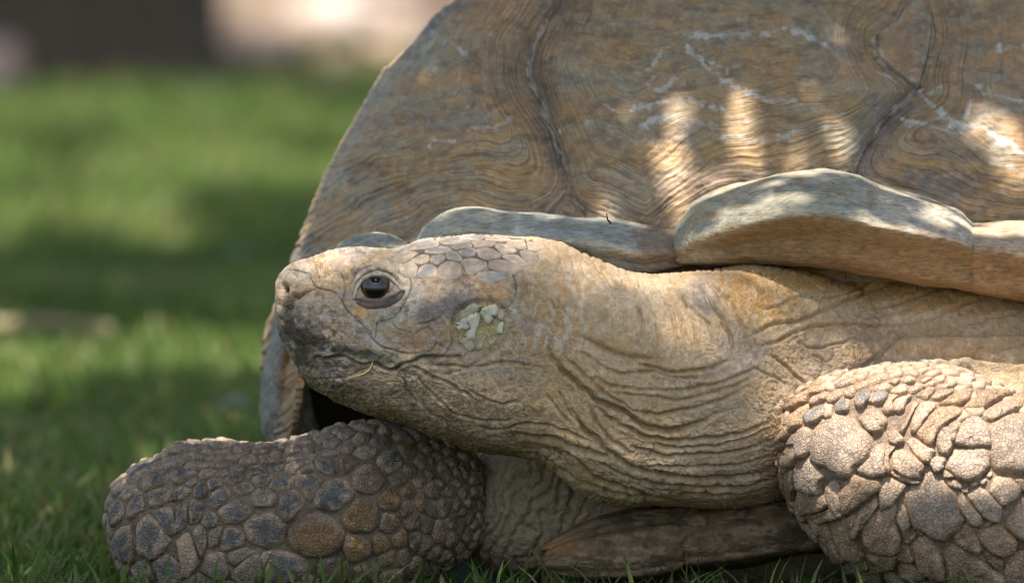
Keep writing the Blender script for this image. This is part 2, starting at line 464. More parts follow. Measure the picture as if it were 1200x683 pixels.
C_HEAD = [
    ([(338,317),(347,318),(362,323),(368,332),(377,338),(387,340),(397,347),(405,360),(417,373),(423,378),(440,400),(462,410),(487,414),(510,410)], 2.3, 1.5, 0),
    ([(358,344),(372,337)], 2.0, 1.5, 0), ([(337,357),(348,350),(358,344)], 3.5, 2.2, 0),
    ([(477,317),(481,330),(480,340),(470,362),(460,373),(442,378)], 2.0, 1.4, 0),
    ([(358,432),(366,422),(373,417),(386,420),(400,418),(407,421),(413,422),(425,426),(437,425),(450,431),(462,433),(473,425),(484,423),(495,418),(520,417),(538,416)], 5.2, 2.4, -1),
    ([(360,443),(390,442),(413,438),(435,428)], 1.4, 1.4, 0),
    ([(367,302),(372,318),(377,338)], 1.4, 1.4, 0), ([(400,320),(404,338),(401,352)], 2.0, 1.8, 0), ([(410,330),(420,318),(438,314),(458,319),(468,330)], 1.8, 1.6, 0),
    ([(483,393),(502,384),(512,400),(505,410)], 1.8, 1.4, 0), ([(442,378),(440,395)], 1.5, 1.4, 0), ([(460,373),(464,384),(480,388),(483,393)], 1.6, 1.4, 0), ([(487,414),(484,400),(483,393)], 1.4, 1.4, 0),
    ([(600,320),(605,335),(602,352),(592,366)], 2.0, 2.2, 0), ([(515,372),(500,378),(485,380)], 1.8, 1.8, 0),
    ([(520,417),(530,402),(528,390)], 1.8, 1.5, 0), ([(512,400),(524,408)], 1.5, 1.5, 0),
    ([(325,375),(335,388),(340,405),(348,425)], 1.8, 1.6, 0), ([(372,418),(368,428),(362,436)], 2.0, 1.6, 0),
]
B_HEAD = [(333, 338, 4, 5, 0, -5), (430, 316, 34, 5, -8, 3.5), (402, 340, 7, 16, 0, 2.5), (412, 309, 36, 10, -4, 6), (437, 336, 27, 20, 0, -10), (446, 366, 34, 9, -18, 3), (548, 350, 52, 20, -14, 8), (566, 384, 30, 24, 0, -6), (596, 345, 12, 34, 8, 2),
          (344, 328, 18, 12, -20, 4), (333, 338, 6, 7, 0, -6), (345, 348, 8, 4, -15, -4), (365, 380, 30, 26, 0, 4), (430, 400, 36, 14, 20, 3), (410, 448, 45, 9, 0, 3), (490, 396, 24, 14, 15, 3),
          (370, 348, 40, 4, -5, -1.5), (395, 330, 14, 14, 0, -4), (480, 300, 14, 10, 0, -1.5)]
B_NECK = [(700, 440, 60, 22, 38, 6), (690, 350, 70, 30, 20, 4), (600, 470, 60, 30, 10, 6), (760, 545, 70, 18, 8, 5), (640, 515, 50, 8, 18, 4), (860, 500, 50, 60, 0, 5), (845, 370, 16, 40, -25, -5), (820, 400, 30, 30, 0, 3),
          (900, 385, 40, 30, 0, -5), (1120, 402, 90, 8, 0, 6), (1010, 440, 30, 12, -30, -8), (940, 430, 30, 40, 20, -8)]

CROWN = [(497,287,20,9,-8,'g'),(527,283,15,7,0,'g'),(560,278,12,6,0,'g'),(582,280,12,6,10,'t'),(607,287,11,8,25,'t'),(592,292,10,8,10,'t'),(570,297,14,9,10,'t'),(549,296,10,8,0,'g'),(567,286,10,6,0,'t'),(533,301,8,6,-20,'g'),(493,306,10,6,0,'t'),(512,305,8,6,-20,'g'),(500,315,10,7,0,'g'),(482,313,8,8,0,'t'),(527,313,12,9,-20,'t'),(555,309,14,9,0,'t'),(587,311,14,8,15,'t'),(577,323,10,5,0,'g'),(604,303,10,7,20,'t'),(617,300,8,9,30,'t'),(515,293,10,6,-20,'g'),(475,300,9,7,-20,'t'),(624,289,8,6,20,'t'),(600,278,9,4,5,'t'),(541,288,8,5,0,'g')]

def hfam(px, py):
    """fold index of the neck's hanging folds, interpolated between traced folds"""
    fam = [(0, [(600,340),(700,375),(760,395),(800,402),(850,400),(900,385),(960,365)]), (1, [(640,385),(700,405),(750,420),(800,432),(850,430),(900,415),(960,395)]),
           (2, [(600,410),(660,425),(700,440),(740,452),(800,460),(860,450),(920,430)]), (3, [(590,440),(650,450),(690,470),(745,490),(800,500),(860,490),(915,470)]),
           (4, [(560,470),(645,480),(690,505),(740,530),(800,540),(860,535),(912,520)]), (5, [(540,500),(600,510),(660,525),(720,552),(780,565),(850,566),(915,555)]), (6, [(520,520),(560,530),(620,535),(690,580),(760,596),(840,600),(915,590)])]
    num = np.zeros(px.shape); den = np.zeros(px.shape)
    for v, pts in fam:
        d, _, _ = poly_dist(px, py, smooth_line(pts, 3), pad=400)
        w = 1.0 / (d + 3.0) ** 2.5
        num += w * v; den += w
    return num / den

def skin_disp(P):
    px, py, q = P[:, 0], P[:, 1], P[:, 2]
    r = blobs(px, py, B_HEAD + B_NECK)
    r += creases(px, py, C_DEEP) + 0.62 * creases(px, py, C_HEAD)
    # hanging folds of the neck
    neck = sstep(600, 690, px) * sstep(395, 440, py) * sstep(1000, 930, px)
    psi = hfam(px, py)
    w1 = fbm(px / 60, py / 25, o=3, s=3)
    t = psi * 4.6 + w1 * 1.7
    fold = (1 - np.abs(np.sin(math.pi * t))) ** 2.2
    r -= neck * fold * 0.6 * np.clip(0.35 + 0.85 * noise(px / 42, py / 16, s=8), 0, 1.2)
    t2 = psi * 11 + fbm(px / 30, py / 14, o=3, s=4) * 1.6
    fold2 = (1 - np.abs(np.sin(math.pi * t2))) ** 2
    r -= (0.25 + 0.75 * neck) * sstep(470, 560, px) * sstep(390, 430, py) * fold2 * 1.7 * np.clip(0.5 + 0.9 * noise(px / 26, py / 14, s=9), 0, 1.3)
    # upright creases behind the skull and where the neck meets the rim
    up = sstep(590, 640, px) * sstep(920, 820, px) * sstep(425, 360, py)
    s_ = px - 0.28 * (py - 340) - 0.0016 * (py - 300) ** 2
    t3 = s_ / 11.0 + fbm(px / 22, py / 40, o=3, s=6) * 0.5
    r -= up * (1 - np.abs(np.sin(math.pi * t3))) ** 2.4 * 1.9 * np.clip(0.5 + 0.8 * noise(px / 30, py / 30, s=10), 0.1, 1.2)
    t4 = (px * 0.62 + py * 0.78) / 9 + fbm(px / 34, py / 34, o=3, s=7) * 1.8
    ob = sstep(590, 660, px) * sstep(1000, 900, px) * sstep(310, 380, py)
    r -= ob * (1 - np.abs(np.sin(math.pi * t4))) ** 3 * 2.1 * np.clip(0.3 + 0.9 * noise(px / 36, py / 36, s=11), 0, 1.2)
    t5 = (px * 0.52 - py * 0.85) / 8 + fbm(px / 30, py / 30, o=3, s=14) * 1.8
    r -= sstep(590, 660, px) * sstep(330, 400, py) * (1 - np.abs(np.sin(math.pi * t5))) ** 3 * 1.8 * np.clip(0.3 + 0.9 * noise(px / 32, py / 32, s=20), 0, 1.2)
    # leathery cells
    wx = px + 5 * noise(px / 16, py / 16, s=12); wy = py + 5 * noise(px / 16, py / 16, s=13)
    f1, f2, cid = voro(wx / 7.5, wy / 5.5, s=2)
    e = f2 - f1
    jaw = sstep(370, 400, px) * sstep(580, 520, px) * sstep(428, 440, py)
    body = sstep(540, 620, px)
    shoulder = sstep(850, 930, px)
    r -= (1.25 * body + 1.8 * jaw + 0.7 * shoulder) * sstep(0.16, 0.0, e) * (0.5 + 0.5 * noise(px / 25, py / 25, s=19))
    f1, f2, cid = voro(wx / 24, wy / 20, s=3)
    r -= (1.6 * shoulder) * sstep(0.12, 0.0, f2 - f1)
    face = sstep(655, 600, px)
    f1, f2, cid = voro((px + 2.5 * noise(px / 8, py / 8, s=15)) / 6.5, (py + 2.5 * noise(px / 8, py / 8, s=16)) / 5.5, s=6)
    r -= 0.75 * face * sstep(0.22, 0.0, f2 - f1) * np.clip(0.3 + 0.9 * noise(px / 24, py / 24, s=17), 0, 1.2)
    r -= 0.55 * face * sstep(0.55, 0.85, noise(px / 3.2, py / 3.2, s=18))
    beak = sstep(440, 380, px) * sstep(345, 360, py)
    r += fbm(px / 7, py / 7, q / 7, o=4, s=21) * (0.55 + 0.9 * beak)
    r += fbm(px / 40, py / 40, q / 40, o=2, s=22) * 1.6
    # tympanum rim
    d = np.hypot((px - 565) / 33, (py - 384) / 29)
    r += -2.0 * np.exp(-((d - 1.0) / 0.12) ** 2) + 1.4 * np.exp(-((d - 1.25) / 0.13) ** 2)
    return r

def skin_color(P, shade=1.0):
    px, py = P[:, 0], P[:, 1]
    c = np.tile(np.array([0.455, 0.33, 0.20]), (len(P), 1))
    TAN, OCH, GRY, PINK, WHT, DRK = (0.42, 0.30, 0.18), (0.40, 0.23, 0.085), (0.36, 0.33, 0.31), (0.52, 0.34, 0.22), (0.58, 0.53, 0.45), (0.07, 0.055, 0.04)
    OLV = (0.24, 0.17, 0.05)
    items = [
        # crown of the head, snout
        (540, 290, 90, 26, 0, GRY, .9), (405, 296, 44, 14, 0, (0.33, 0.31, 0.30), .8), (388, 305, 22, 12, -25, (0.62, 0.36, 0.20), .85), (400, 318, 24, 10, 60, (0.50, 0.33, 0.2), .6),
        (350, 320, 28, 16, 0, (0.38, 0.34, 0.29), .8), (345, 348, 12, 5, -15, (0.16, 0.09, 0.04), .8), (337, 352, 6, 8, 0, (0.10, 0.06, 0.03), .7),
        (345, 385, 26, 40, 15, (0.20, 0.165, 0.12), .75), (365, 395, 28, 22, 0, (0.23, 0.18, 0.13), .6), (385, 378, 22, 18, 0, (0.52, 0.36, 0.26), .65), (385, 400, 20, 10, 10, (0.56, 0.42, 0.30), .6), (365, 360, 30, 18, 0, (0.33, 0.28, 0.23), .7),
        (425, 385, 30, 12, 35, WHT, .8), (440, 400, 26, 10, 25, (0.55, 0.52, 0.42), .7), (460, 372, 30, 14, -40, (0.55, 0.52, 0.43), .75), (424, 365, 12, 12, 0, (0.58, 0.34, 0.12), .85), (470, 335, 14, 24, 10, (0.54, 0.48, 0.40), .7),
        (370, 412, 45, 9, 8, (0.09, 0.085, 0.05), .85), (352, 420, 8, 18, 10, (0.12, 0.12, 0.055), .8), (430, 416, 40, 8, 10, (0.20, 0.20, 0.12), .7), (455, 422, 25, 8, 15, (0.22, 0.22, 0.15), .6),
        (395, 428, 40, 9, 0, (0.22, 0.19, 0.16), .7), (400, 455, 50, 12, 10, (0.30, 0.22, 0.13), .7), (455, 440, 40, 12, 0, (0.36, 0.25, 0.16), .7), (440, 480, 80, 14, 14, OLV, .75), (540, 518, 80, 14, 14, OLV, .7), (360, 450, 12, 10, 0, (0.14, 0.12, 0.06), .8),
        # temple, cheek
        (488, 395, 34, 20, 10, (0.45, 0.30, 0.18), .7), (505, 385, 12, 10, 0, (0.28, 0.18, 0.12), .6), (455, 390, 18, 9, 0, (0.46, 0.28, 0.14), .6),
        (530, 362, 50, 17, -16, (0.20, 0.165, 0.16), 1.0), (575, 340, 26, 16, 0, (0.48, 0.28, 0.13), .85), (500, 345, 22, 20, 0, (0.47, 0.33, 0.24), .7), (560, 325, 24, 8, 0, (0.50, 0.30, 0.17), .7), (585, 330, 12, 8, 0, (0.30, 0.25, 0.24), .7), (492, 345, 8, 5, 0, (0.36, 0.40, 0.38), .8),
        (530, 385, 20, 12, -30, OCH, .8), (565, 360, 26, 6, -5, OCH, .8), (520, 400, 14, 16, 0, TAN, .6),
        (625, 345, 46, 50, 0, (0.44, 0.30, 0.15), .5), (640, 390, 60, 26, 20, (0.44, 0.33, 0.22), .5), (600, 400, 30, 26, 0, (0.46, 0.34, 0.20), .5),
        (690, 335, 70, 34, 14, (0.47, 0.36, 0.25), .7), (770, 350, 50, 34, 0, (0.47, 0.37, 0.26), .7), (825, 345, 24, 34, -20, (0.26, 0.22, 0.19), .8), (870, 420, 40, 50, 0, (0.30, 0.25, 0.20), .6), (850, 500, 80, 90, 0, (0.39, 0.29, 0.20), .5),
        (720, 480, 120, 50, 20, (0.43, 0.28, 0.13), .5), (640, 450, 60, 50, 20, (0.46, 0.30, 0.13), .5), (800, 440, 60, 40, 0, (0.42, 0.29, 0.165), .4), (720, 405, 50, 8, 20, OCH, .55), (780, 430, 50, 6, 10, OCH, .5), (640, 470, 90, 50, 20, (0.44, 0.31, 0.17), .55), (700, 560, 80, 14, 18, OLV, .6), (640, 520, 60, 10, 10, (0.28, 0.19, 0.075), .6),
        (442, 344, 24, 12, -8, (0.15, 0.11, 0.085), .95), (333, 338, 4.5, 6, 0, (0.02, 0.016, 0.013), 1.0), (420, 352, 8, 5, -30, (0.36, 0.36, 0.40), .8), (566, 386, 12, 14, 0, (0.30, 0.25, 0.06), .9), (548, 402, 10, 8, 0, (0.36, 0.34, 0.22), .7), (580, 395, 12, 10, 0, (0.34, 0.28, 0.16), .7), (560, 366, 16, 5, 0, (0.45, 0.43, 0.32), .8), (604, 345, 5, 24, 8, WHT, .85), (598, 372, 6, 14, 35, WHT, .7), (480, 352, 12, 26, 15, WHT, .7), (500, 330, 22, 10, 0, PINK, .6), (470, 318, 18, 8, 20, WHT, .5),
        (345, 372, 18, 26, 10, (0.15, 0.12, 0.09), .7), (362, 398, 26, 16, 10, (0.13, 0.10, 0.07), .7), (338, 360, 8, 8, 0, (0.06, 0.04, 0.03), .7), (375, 425, 22, 10, 0, (0.11, 0.10, 0.06), .7), (400, 408, 42, 7, 12, (0.05, 0.045, 0.028), .95), (350, 405, 10, 24, 0, (0.10, 0.085, 0.06), .7), (440, 422, 30, 5, 12, (0.10, 0.10, 0.07), .8), (420, 440, 14, 9, 0, (0.40, 0.25, 0.17), .7), (470, 452, 26, 12, 10, (0.38, 0.26, 0.15), .7), (385, 440, 30, 6, 0, (0.40, 0.33, 0.27), .6),
        # under the rim, shoulder
        (890, 350, 60, 34, 20, (0.40, 0.23, 0.085), .9), (960, 325, 120, 20, 5, (0.42, 0.235, 0.07), .85), (1080, 345, 120, 26, 8, (0.44, 0.25, 0.10), .85), (1000, 400, 90, 34, 0, (0.30, 0.225, 0.155), .7), (1150, 400, 90, 26, 0, (0.42, 0.27, 0.16), .7), (1060, 430, 90, 12, 0, (0.24, 0.225, 0.21), .8), (960, 430, 60, 40, 0, (0.27, 0.21, 0.155), .6),
    ]
    paint(c, px, py, items, s=31, rag=0.6)
    # pale streaks behind the ear: mineral stain along the upright creases
    up = sstep(592, 620, px) * sstep(720, 670, px) * sstep(310, 330, py) * sstep(430, 400, py)
    t = (px + 0.33 * (py - 340)) / 19 + 1.0 * fbm(px / 30, py / 50, o=3, s=41)
    k = np.abs(np.sin(math.pi * t))
    up = up * (0.55 + 0.6 * fbm(px / 18, py / 24, o=3, s=44))
    f = (up * sstep(0.55, 0.15, k) * 0.6)[:, None]; c = c * (1 - f) + np.array([0.52, 0.47, 0.39]) * f
    f = (up * sstep(0.55, 0.95, k) * 0.65)[:, None]; c = c * (1 - f) + np.array([0.42, 0.235, 0.09]) * f
    # pale flecks and ochre mottling
    n = fbm(px / 5, py / 5, o=4, s=51)
    f = (sstep(0.2, 0.7, n) * 0.5 * sstep(-0.3, 0.6, fbm(px / 35, py / 28, o=2, s=55)))[:, None]; c = c * (1 - f) + np.array([0.60, 0.50, 0.38]) * f
    n = fbm(px / 4, py / 4, o=4, s=54)
    f = (sstep(0.25, 0.8, n) * 0.5 * sstep(-0.2, 0.7, fbm(px / 35, py / 28, o=2, s=56)))[:, None]; c = c * (1 - f) + np.array([0.22, 0.16, 0.11]) * f
    n = fbm(px / 22, py / 16, o=4, s=52)
    f = (sstep(0.1, 0.7, n) * 0.4 * sstep(560, 640, px))[:, None]; c = c * (1 - f) + np.array([0.40, 0.26, 0.12]) * f
    beak = sstep(440, 380, px) * sstep(345, 365, py)
    n = fbm(px / 4.5, py / 6, o=4, s=53)
    f = (sstep(-0.1, 0.5, n) * 0.75 * beak)[:, None]; c = c * (1 - f) + np.array([0.10, 0.08, 0.055]) * f
    # grey weathered crust on top of the muzzle, pale crust round the eye and cheek, brown freckles
    n = fbm(px / 11, py / 7, o=5, s=57)
    f = (sstep(0.0, 0.6, n) * 0.55 * sstep(650, 600, px) * sstep(470, 430, py))[:, None]; c = c * (1 - f) + np.array([0.33, 0.29, 0.255]) * f
    n = fbm(px / 7 + 9, py / 6, o=4, s=58)
    f = (sstep(0.25, 0.7, n) * 0.6 * sstep(650, 600, px))[:, None]; c = c * (1 - f) + np.array([0.21, 0.135, 0.085]) * f
    n = fbm(px / 3.5, py / 3.5, o=3, s=59)
    f = (sstep(0.45, 0.75, n) * 0.3 * sstep(650, 600, px))[:, None]; c = c * (1 - f) + np.array([0.62, 0.55, 0.46]) * f
    # dark lines painted along the plate joints of the head and the lips
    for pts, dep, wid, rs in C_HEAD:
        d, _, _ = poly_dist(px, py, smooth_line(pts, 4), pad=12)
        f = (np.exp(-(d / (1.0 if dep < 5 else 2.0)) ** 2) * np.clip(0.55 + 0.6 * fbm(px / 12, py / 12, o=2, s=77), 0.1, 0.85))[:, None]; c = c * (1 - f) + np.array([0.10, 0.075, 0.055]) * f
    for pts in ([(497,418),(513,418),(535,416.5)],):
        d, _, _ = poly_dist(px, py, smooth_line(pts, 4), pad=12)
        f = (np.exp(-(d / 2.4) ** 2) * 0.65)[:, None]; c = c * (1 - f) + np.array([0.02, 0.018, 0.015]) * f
    STN = (0.055, 0.045, 0.032)
    paint(c, px, py, [(340, 378, 13, 22, 8, STN, .75), (356, 396, 18, 16, 15, STN, .7), (372, 404, 22, 10, 15, STN, .75), (400, 410, 30, 5, 8, (0.045, 0.042, 0.022), .85), (440, 417, 26, 5, 14, (0.07, 0.072, 0.04), .75), (352, 420, 8, 16, 12, (0.06, 0.065, 0.025), .8), (338, 356, 9, 7, 0, STN, .7),
        (400, 428, 34, 4, 0, (0.10, 0.08, 0.065), .6), (475, 434, 14, 8, 0, STN, .55), (372, 445, 16, 8, 20, (0.10, 0.085, 0.04), .6), (530, 362, 44, 14, -16, (0.19, 0.155, 0.15), .75), (578, 342, 22, 12, 0, (0.46, 0.26, 0.11), .6), (492, 392, 30, 16, 10, (0.40, 0.25, 0.14), .5)], s=33, rag=1.3)
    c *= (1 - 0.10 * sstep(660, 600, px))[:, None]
    d = np.hypot((px - 565) / 33, (py - 384) / 28) + 0.22 * fbm(px / 10, py / 10, o=3, s=62)
    f = (sstep(1.08, 0.8, d) * 0.8 * (0.75 + 0.4 * fbm(px / 6, py / 6, o=3, s=63)))[:, None]; c = c * (1 - f) + np.array([0.30, 0.25, 0.11]) * f
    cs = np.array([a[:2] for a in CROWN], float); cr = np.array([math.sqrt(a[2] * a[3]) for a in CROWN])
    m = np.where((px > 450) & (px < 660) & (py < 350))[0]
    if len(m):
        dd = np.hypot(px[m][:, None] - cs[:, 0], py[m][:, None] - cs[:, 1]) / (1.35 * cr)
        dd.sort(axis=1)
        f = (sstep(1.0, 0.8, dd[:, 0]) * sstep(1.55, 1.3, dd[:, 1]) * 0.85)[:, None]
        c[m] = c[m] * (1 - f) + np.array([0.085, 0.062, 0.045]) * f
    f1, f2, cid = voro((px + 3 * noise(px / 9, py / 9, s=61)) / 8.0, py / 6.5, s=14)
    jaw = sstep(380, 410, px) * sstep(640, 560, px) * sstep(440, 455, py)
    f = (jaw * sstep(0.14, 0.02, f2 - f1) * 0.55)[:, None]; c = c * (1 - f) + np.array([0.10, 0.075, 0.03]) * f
    return c

LEGC = {}
def leg_color(P, near):
    px, py = P[:, 0], P[:, 1]
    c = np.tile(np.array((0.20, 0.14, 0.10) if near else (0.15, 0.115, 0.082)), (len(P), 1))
    n = fbm(px / 8, py / 8, P[:, 2] / 8, o=4, s=71)
    return c * (1 + 0.28 * n)[:, None]

bodyV, bodyQ, bodyT, bodyC = [], [], [], []
smoothP = {}
voff = 0
for key, st, nu, nv, ex in (('head', HEAD, 660, 560, 2.25), ('torso', TORSO, 420, 360, 2.3), ('far', LEG_FAR, 300, 220, 2.2), ('near', LEG_NEAR, 300, 240, 2.2)):
    P = loft(st, nu, nv, ex)
    N = grid_normals(P)
    if (N[nu // 2, int(nv * 0.31), 2]) > 0: N = -N          # outward: the near side looks to the viewer
    smoothP[key] = (P.copy(), N.copy())
    F = P.reshape(-1, 3)
    if key in ('head', 'torso'):
        d = skin_disp(F)
        if key == 'torso':
            low = sstep(720, 660, F[:, 0]) * sstep(520, 560, F[:, 1])
            t = (F[:, 0] * 0.9 + F[:, 1] * 0.45) / 17 + fbm(F[:, 0] / 30, F[:, 1] / 40, o=3, s=81) * 0.8
            d = d - low * (1 - np.abs(np.sin(math.pi * t))) ** 2 * 6.5 + low * fbm(F[:, 0] / 5, F[:, 1] / 5, o=3, s=82) * 0.7
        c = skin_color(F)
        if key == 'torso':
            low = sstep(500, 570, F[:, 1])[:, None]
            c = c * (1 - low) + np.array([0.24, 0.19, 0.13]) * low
        fade = sstep(0.0, 6.0, np.minimum(np.arange(nu), np.arange(nu)[::-1]).astype(float))
        d = d * np.repeat(fade, nv)
    else:
        q = F[:, 2]
        d = fbm(F[:, 0] / 9, F[:, 1] / 9, q / 9, o=4, s=83) * 1.2 - 1.0 + (6.0 if key == 'far' else 4.0) * fbm(F[:, 0] / 42, F[:, 1] / 42, q / 42, o=2, s=84)
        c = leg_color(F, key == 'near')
    G = F + N.reshape(-1, 3) * d[:, None]
    smoothP[key] = (G.reshape(nu, nv, 3).copy(), N.copy())
    V, Q, T = close_ends(G.reshape(nu, nv, 3))
    bodyV.append(W(V)); bodyQ.append(Q + voff); bodyT.append(T + voff)
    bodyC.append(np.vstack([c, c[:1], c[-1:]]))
    voff += len(V)
bodyV = np.vstack(bodyV) - BASE
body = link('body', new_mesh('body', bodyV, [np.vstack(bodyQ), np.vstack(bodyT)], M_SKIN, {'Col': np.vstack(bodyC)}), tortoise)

def bvh_of(key, su=3, sv=3):
    P = smoothP[key][0]
    iu = np.unique(np.concatenate([np.arange(0, P.shape[0], su), [P.shape[0] - 1]]))
    P = P[iu][:, ::sv]
    n, m = P.shape[:2]
    V, Q, T = close_ends(P)
    return BVHTree.FromPolygons(V.tolist(), Q.tolist() + T.tolist(), epsilon=0.0)
BV = {k: bvh_of(k) for k in smoothP}

def hit(key, x, y):
    r = BV[key].ray_cast(Vector((x, y, -2000)), Vector((0, 0, 1)))
    if r[0] is None: return None, None
    n = r[1]
    if n.z > 0: n = -n
    return np.array(r[0]), np.array(n)

# ------------------------------------------------------------------ scales: raised plates cut by their neighbours
def scale_cells(key, seeds, gap, n_out=22):
    """seeds: dicts p, n, rx, ry, ang. returns per seed the outline on the tangent plane and its frame"""
    P = np.array([s['p'] for s in seeds]); R = np.array([math.sqrt(s['rx'] * s['ry']) for s in seeds])
    out = []
    for i, s in enumerate(seeds):
        n = s['n'] / np.linalg.norm(s['n'])
        a = np.array([math.cos(math.radians(s['ang'])), math.sin(math.radians(s['ang'])), 0])
        e1 = a - n * (a @ n)
        if np.linalg.norm(e1) < 1e-3: e1 = np.array([0, 0, 1.0])
        e1 /= np.linalg.norm(e1); e2 = np.cross(n, e1)
        if e2[1] < 0: e2 = -e2
        k = math.sqrt(s['rx'] / s['ry'])
        def to2(v): return np.array([v @ e1 / k, v @ e2 * k])
        R0 = (2.0 if key == 'far' else 2.7 if key == 'near' else 1.9) * R[i]
        ph = np.linspace(0, 2 * math.pi, 40, endpoint=False)
        poly = np.stack([np.cos(ph), np.sin(ph)], -1) * R0
        dv = P - P[i]
        near = np.where((np.linalg.norm(dv, axis=1) < 3.2 * (R[i] * k + R)) & (np.arange(len(P)) != i))[0]
        near = near[np.argsort(np.linalg.norm(dv[near], axis=1))][:26]
        for j in near:
            w = to2(dv[j]); L = np.linalg.norm(w)
            if L < 1e-6: continue
            # neighbours of other radii take more or less of the ground between
            c = 0.5 * (L * L + R[i] ** 2 - R[j] ** 2) / L - gap * 0.5
            c = min(max(c, 0.28 * L), 0.72 * L) if L < 2.5 * (R[i] + R[j]) else c
            w /= L
            dd = poly @ w - c
            new = []
            for a_ in range(len(poly)):
                b_ = (a_ + 1) % len(poly)
                if dd[a_] <= 0: new.append(poly[a_])
                if (dd[a_] < 0) != (dd[b_] < 0):
                    t = dd[a_] / (dd[a_] - dd[b_]); new.append(poly[a_] + t * (poly[b_] - poly[a_]))
            poly = np.array(new)
            if len(poly) < 3: break
        if len(poly) < 3:
            out.append(None); continue
        for sm in (0.14, 0.2):                   # soften the corners
            nx = np.roll(poly, -1, 0); poly = np.stack([poly * (1 - sm) + nx * sm, poly * sm + nx * (1 - sm)], 1).reshape(-1, 2)
        seg = np.linalg.norm(np.roll(poly, -1, 0) - poly, axis=1); cum = np.concatenate([[0], np.cumsum(seg)])
        if cum[-1] < 2: out.append(None); continue
        cl = np.vstack([poly, poly[:1]])
        tt = np.linspace(0, cum[-1], n_out, endpoint=False)
        poly = np.stack([np.interp(tt, cum, cl[:, 0]), np.interp(tt, cum, cl[:, 1])], -1)
        w3 = s['p'] + poly[:, :1] * k * e1 + poly[:, 1:] / k * e2
        jit = fbm(w3[:, 0] / 6, w3[:, 1] / 6, w3[:, 2] / 6, o=3, s=61)      # ragged joints
        poly = poly * (1 + (0.09 if key == 'near' else 0.05) * jit)[:, None]
        out.append((poly * np.array([k, 1 / k]), e1, e2, n))
    return out

RINGS = [(1.03, -1.5), (0.985, 0.30), (0.93, 0.78), (0.80, 0.96), (0.55, 1.0), (0.25, 1.0)]

TILT = {'far': (-0.42, 0.90, 0.0), 'near': (0.52, 0.85, 0.0), 'head': (0.3, 0.9, 0.0)}
def scale_geo(key, seed, cell, hgt, tilt=0.0, dome=0.25, rough=0.35, rings=RINGS):
    poly, e1, e2, n = cell
    m = len(poly); bv = BV[key]
    ctr = poly.mean(0); rad = max(np.linalg.norm(poly - ctr, axis=1).mean(), 1)
    sd = seed['id']
    L, Nn, rr, hb, qq, pp = [], [], [], [], [], []
    td = np.array(TILT[key])
    for f, h in list(rings) + [(0.0, 1.0)]:
        pts = ctr + (poly - ctr) * f if f > 0 else ctr[None]
        for p in pts:
            w = seed['p'] + e1 * p[0] + e2 * p[1]
            loc = None
            if 'poly' in seed:
                for g_ in (1.0, .9, .8, .7, .5, .3, 0):
                    v_ = seed['p'] + (w - seed['p']) * g_
                    loc, nor, _, _ = bv.ray_cast(Vector((v_[0], v_[1], -2000)), Vector((0, 0, 1)))
                    if loc is not None: break
            if loc is None: loc, nor, _, _ = bv.find_nearest(Vector(w))
            L.append(loc); Nn.append(nor); rr.append(f); hb.append(h); qq.append((w - seed['p']) @ td)
    L = np.array(L); Nn = np.array(Nn); rr = np.array(rr); hb = np.array(hb)
    Nn = np.where((Nn @ n)[:, None] < 0, -Nn, Nn)
    q = np.clip(np.array(qq) / rad, -1.2, 1.2)
    hh = hgt * hb + hgt * dome * (1 - rr * rr)
    hh = hh * (1 - tilt) + tilt * hgt * 0.75 * (q + 1.15) * np.minimum(1, 1.2 * hb)
    hh += rough * (noise(L[:, 0] / 4.5, L[:, 1] / 4.5, L[:, 2] / 4.5 + sd, s=5) + 0.6 * noise(L[:, 0] / 2.2, L[:, 1] / 2.2, L[:, 2] / 2.2 + sd, s=6)) * np.minimum(1, 2 * (1.02 - rr) + .3)
    hh = np.where(hb > 0, hh, hb)
    V = L + Nn * hh[:, None]
    K = len(rings); i = np.arange(K - 1)[:, None]; j = np.arange(m)[None]; j2 = (j + 1) % m
    Q = np.stack([i * m + j, i * m + j2, (i + 1) * m + j2, (i + 1) * m + j], -1).reshape(-1, 4)
    T = np.stack([np.full(m, K * m), (K - 1) * m + np.arange(m), (K - 1) * m + (np.arange(m) + 1) % m], -1)
    return V, Q, T, rr

def seed(key, x, y, rx, ry, ang, kind):
    p, n = hit(key, x, y)
    if p is None: return None
    return dict(p=p, n=n, rx=rx, ry=ry, ang=ang, kind=kind, x=x, y=y)

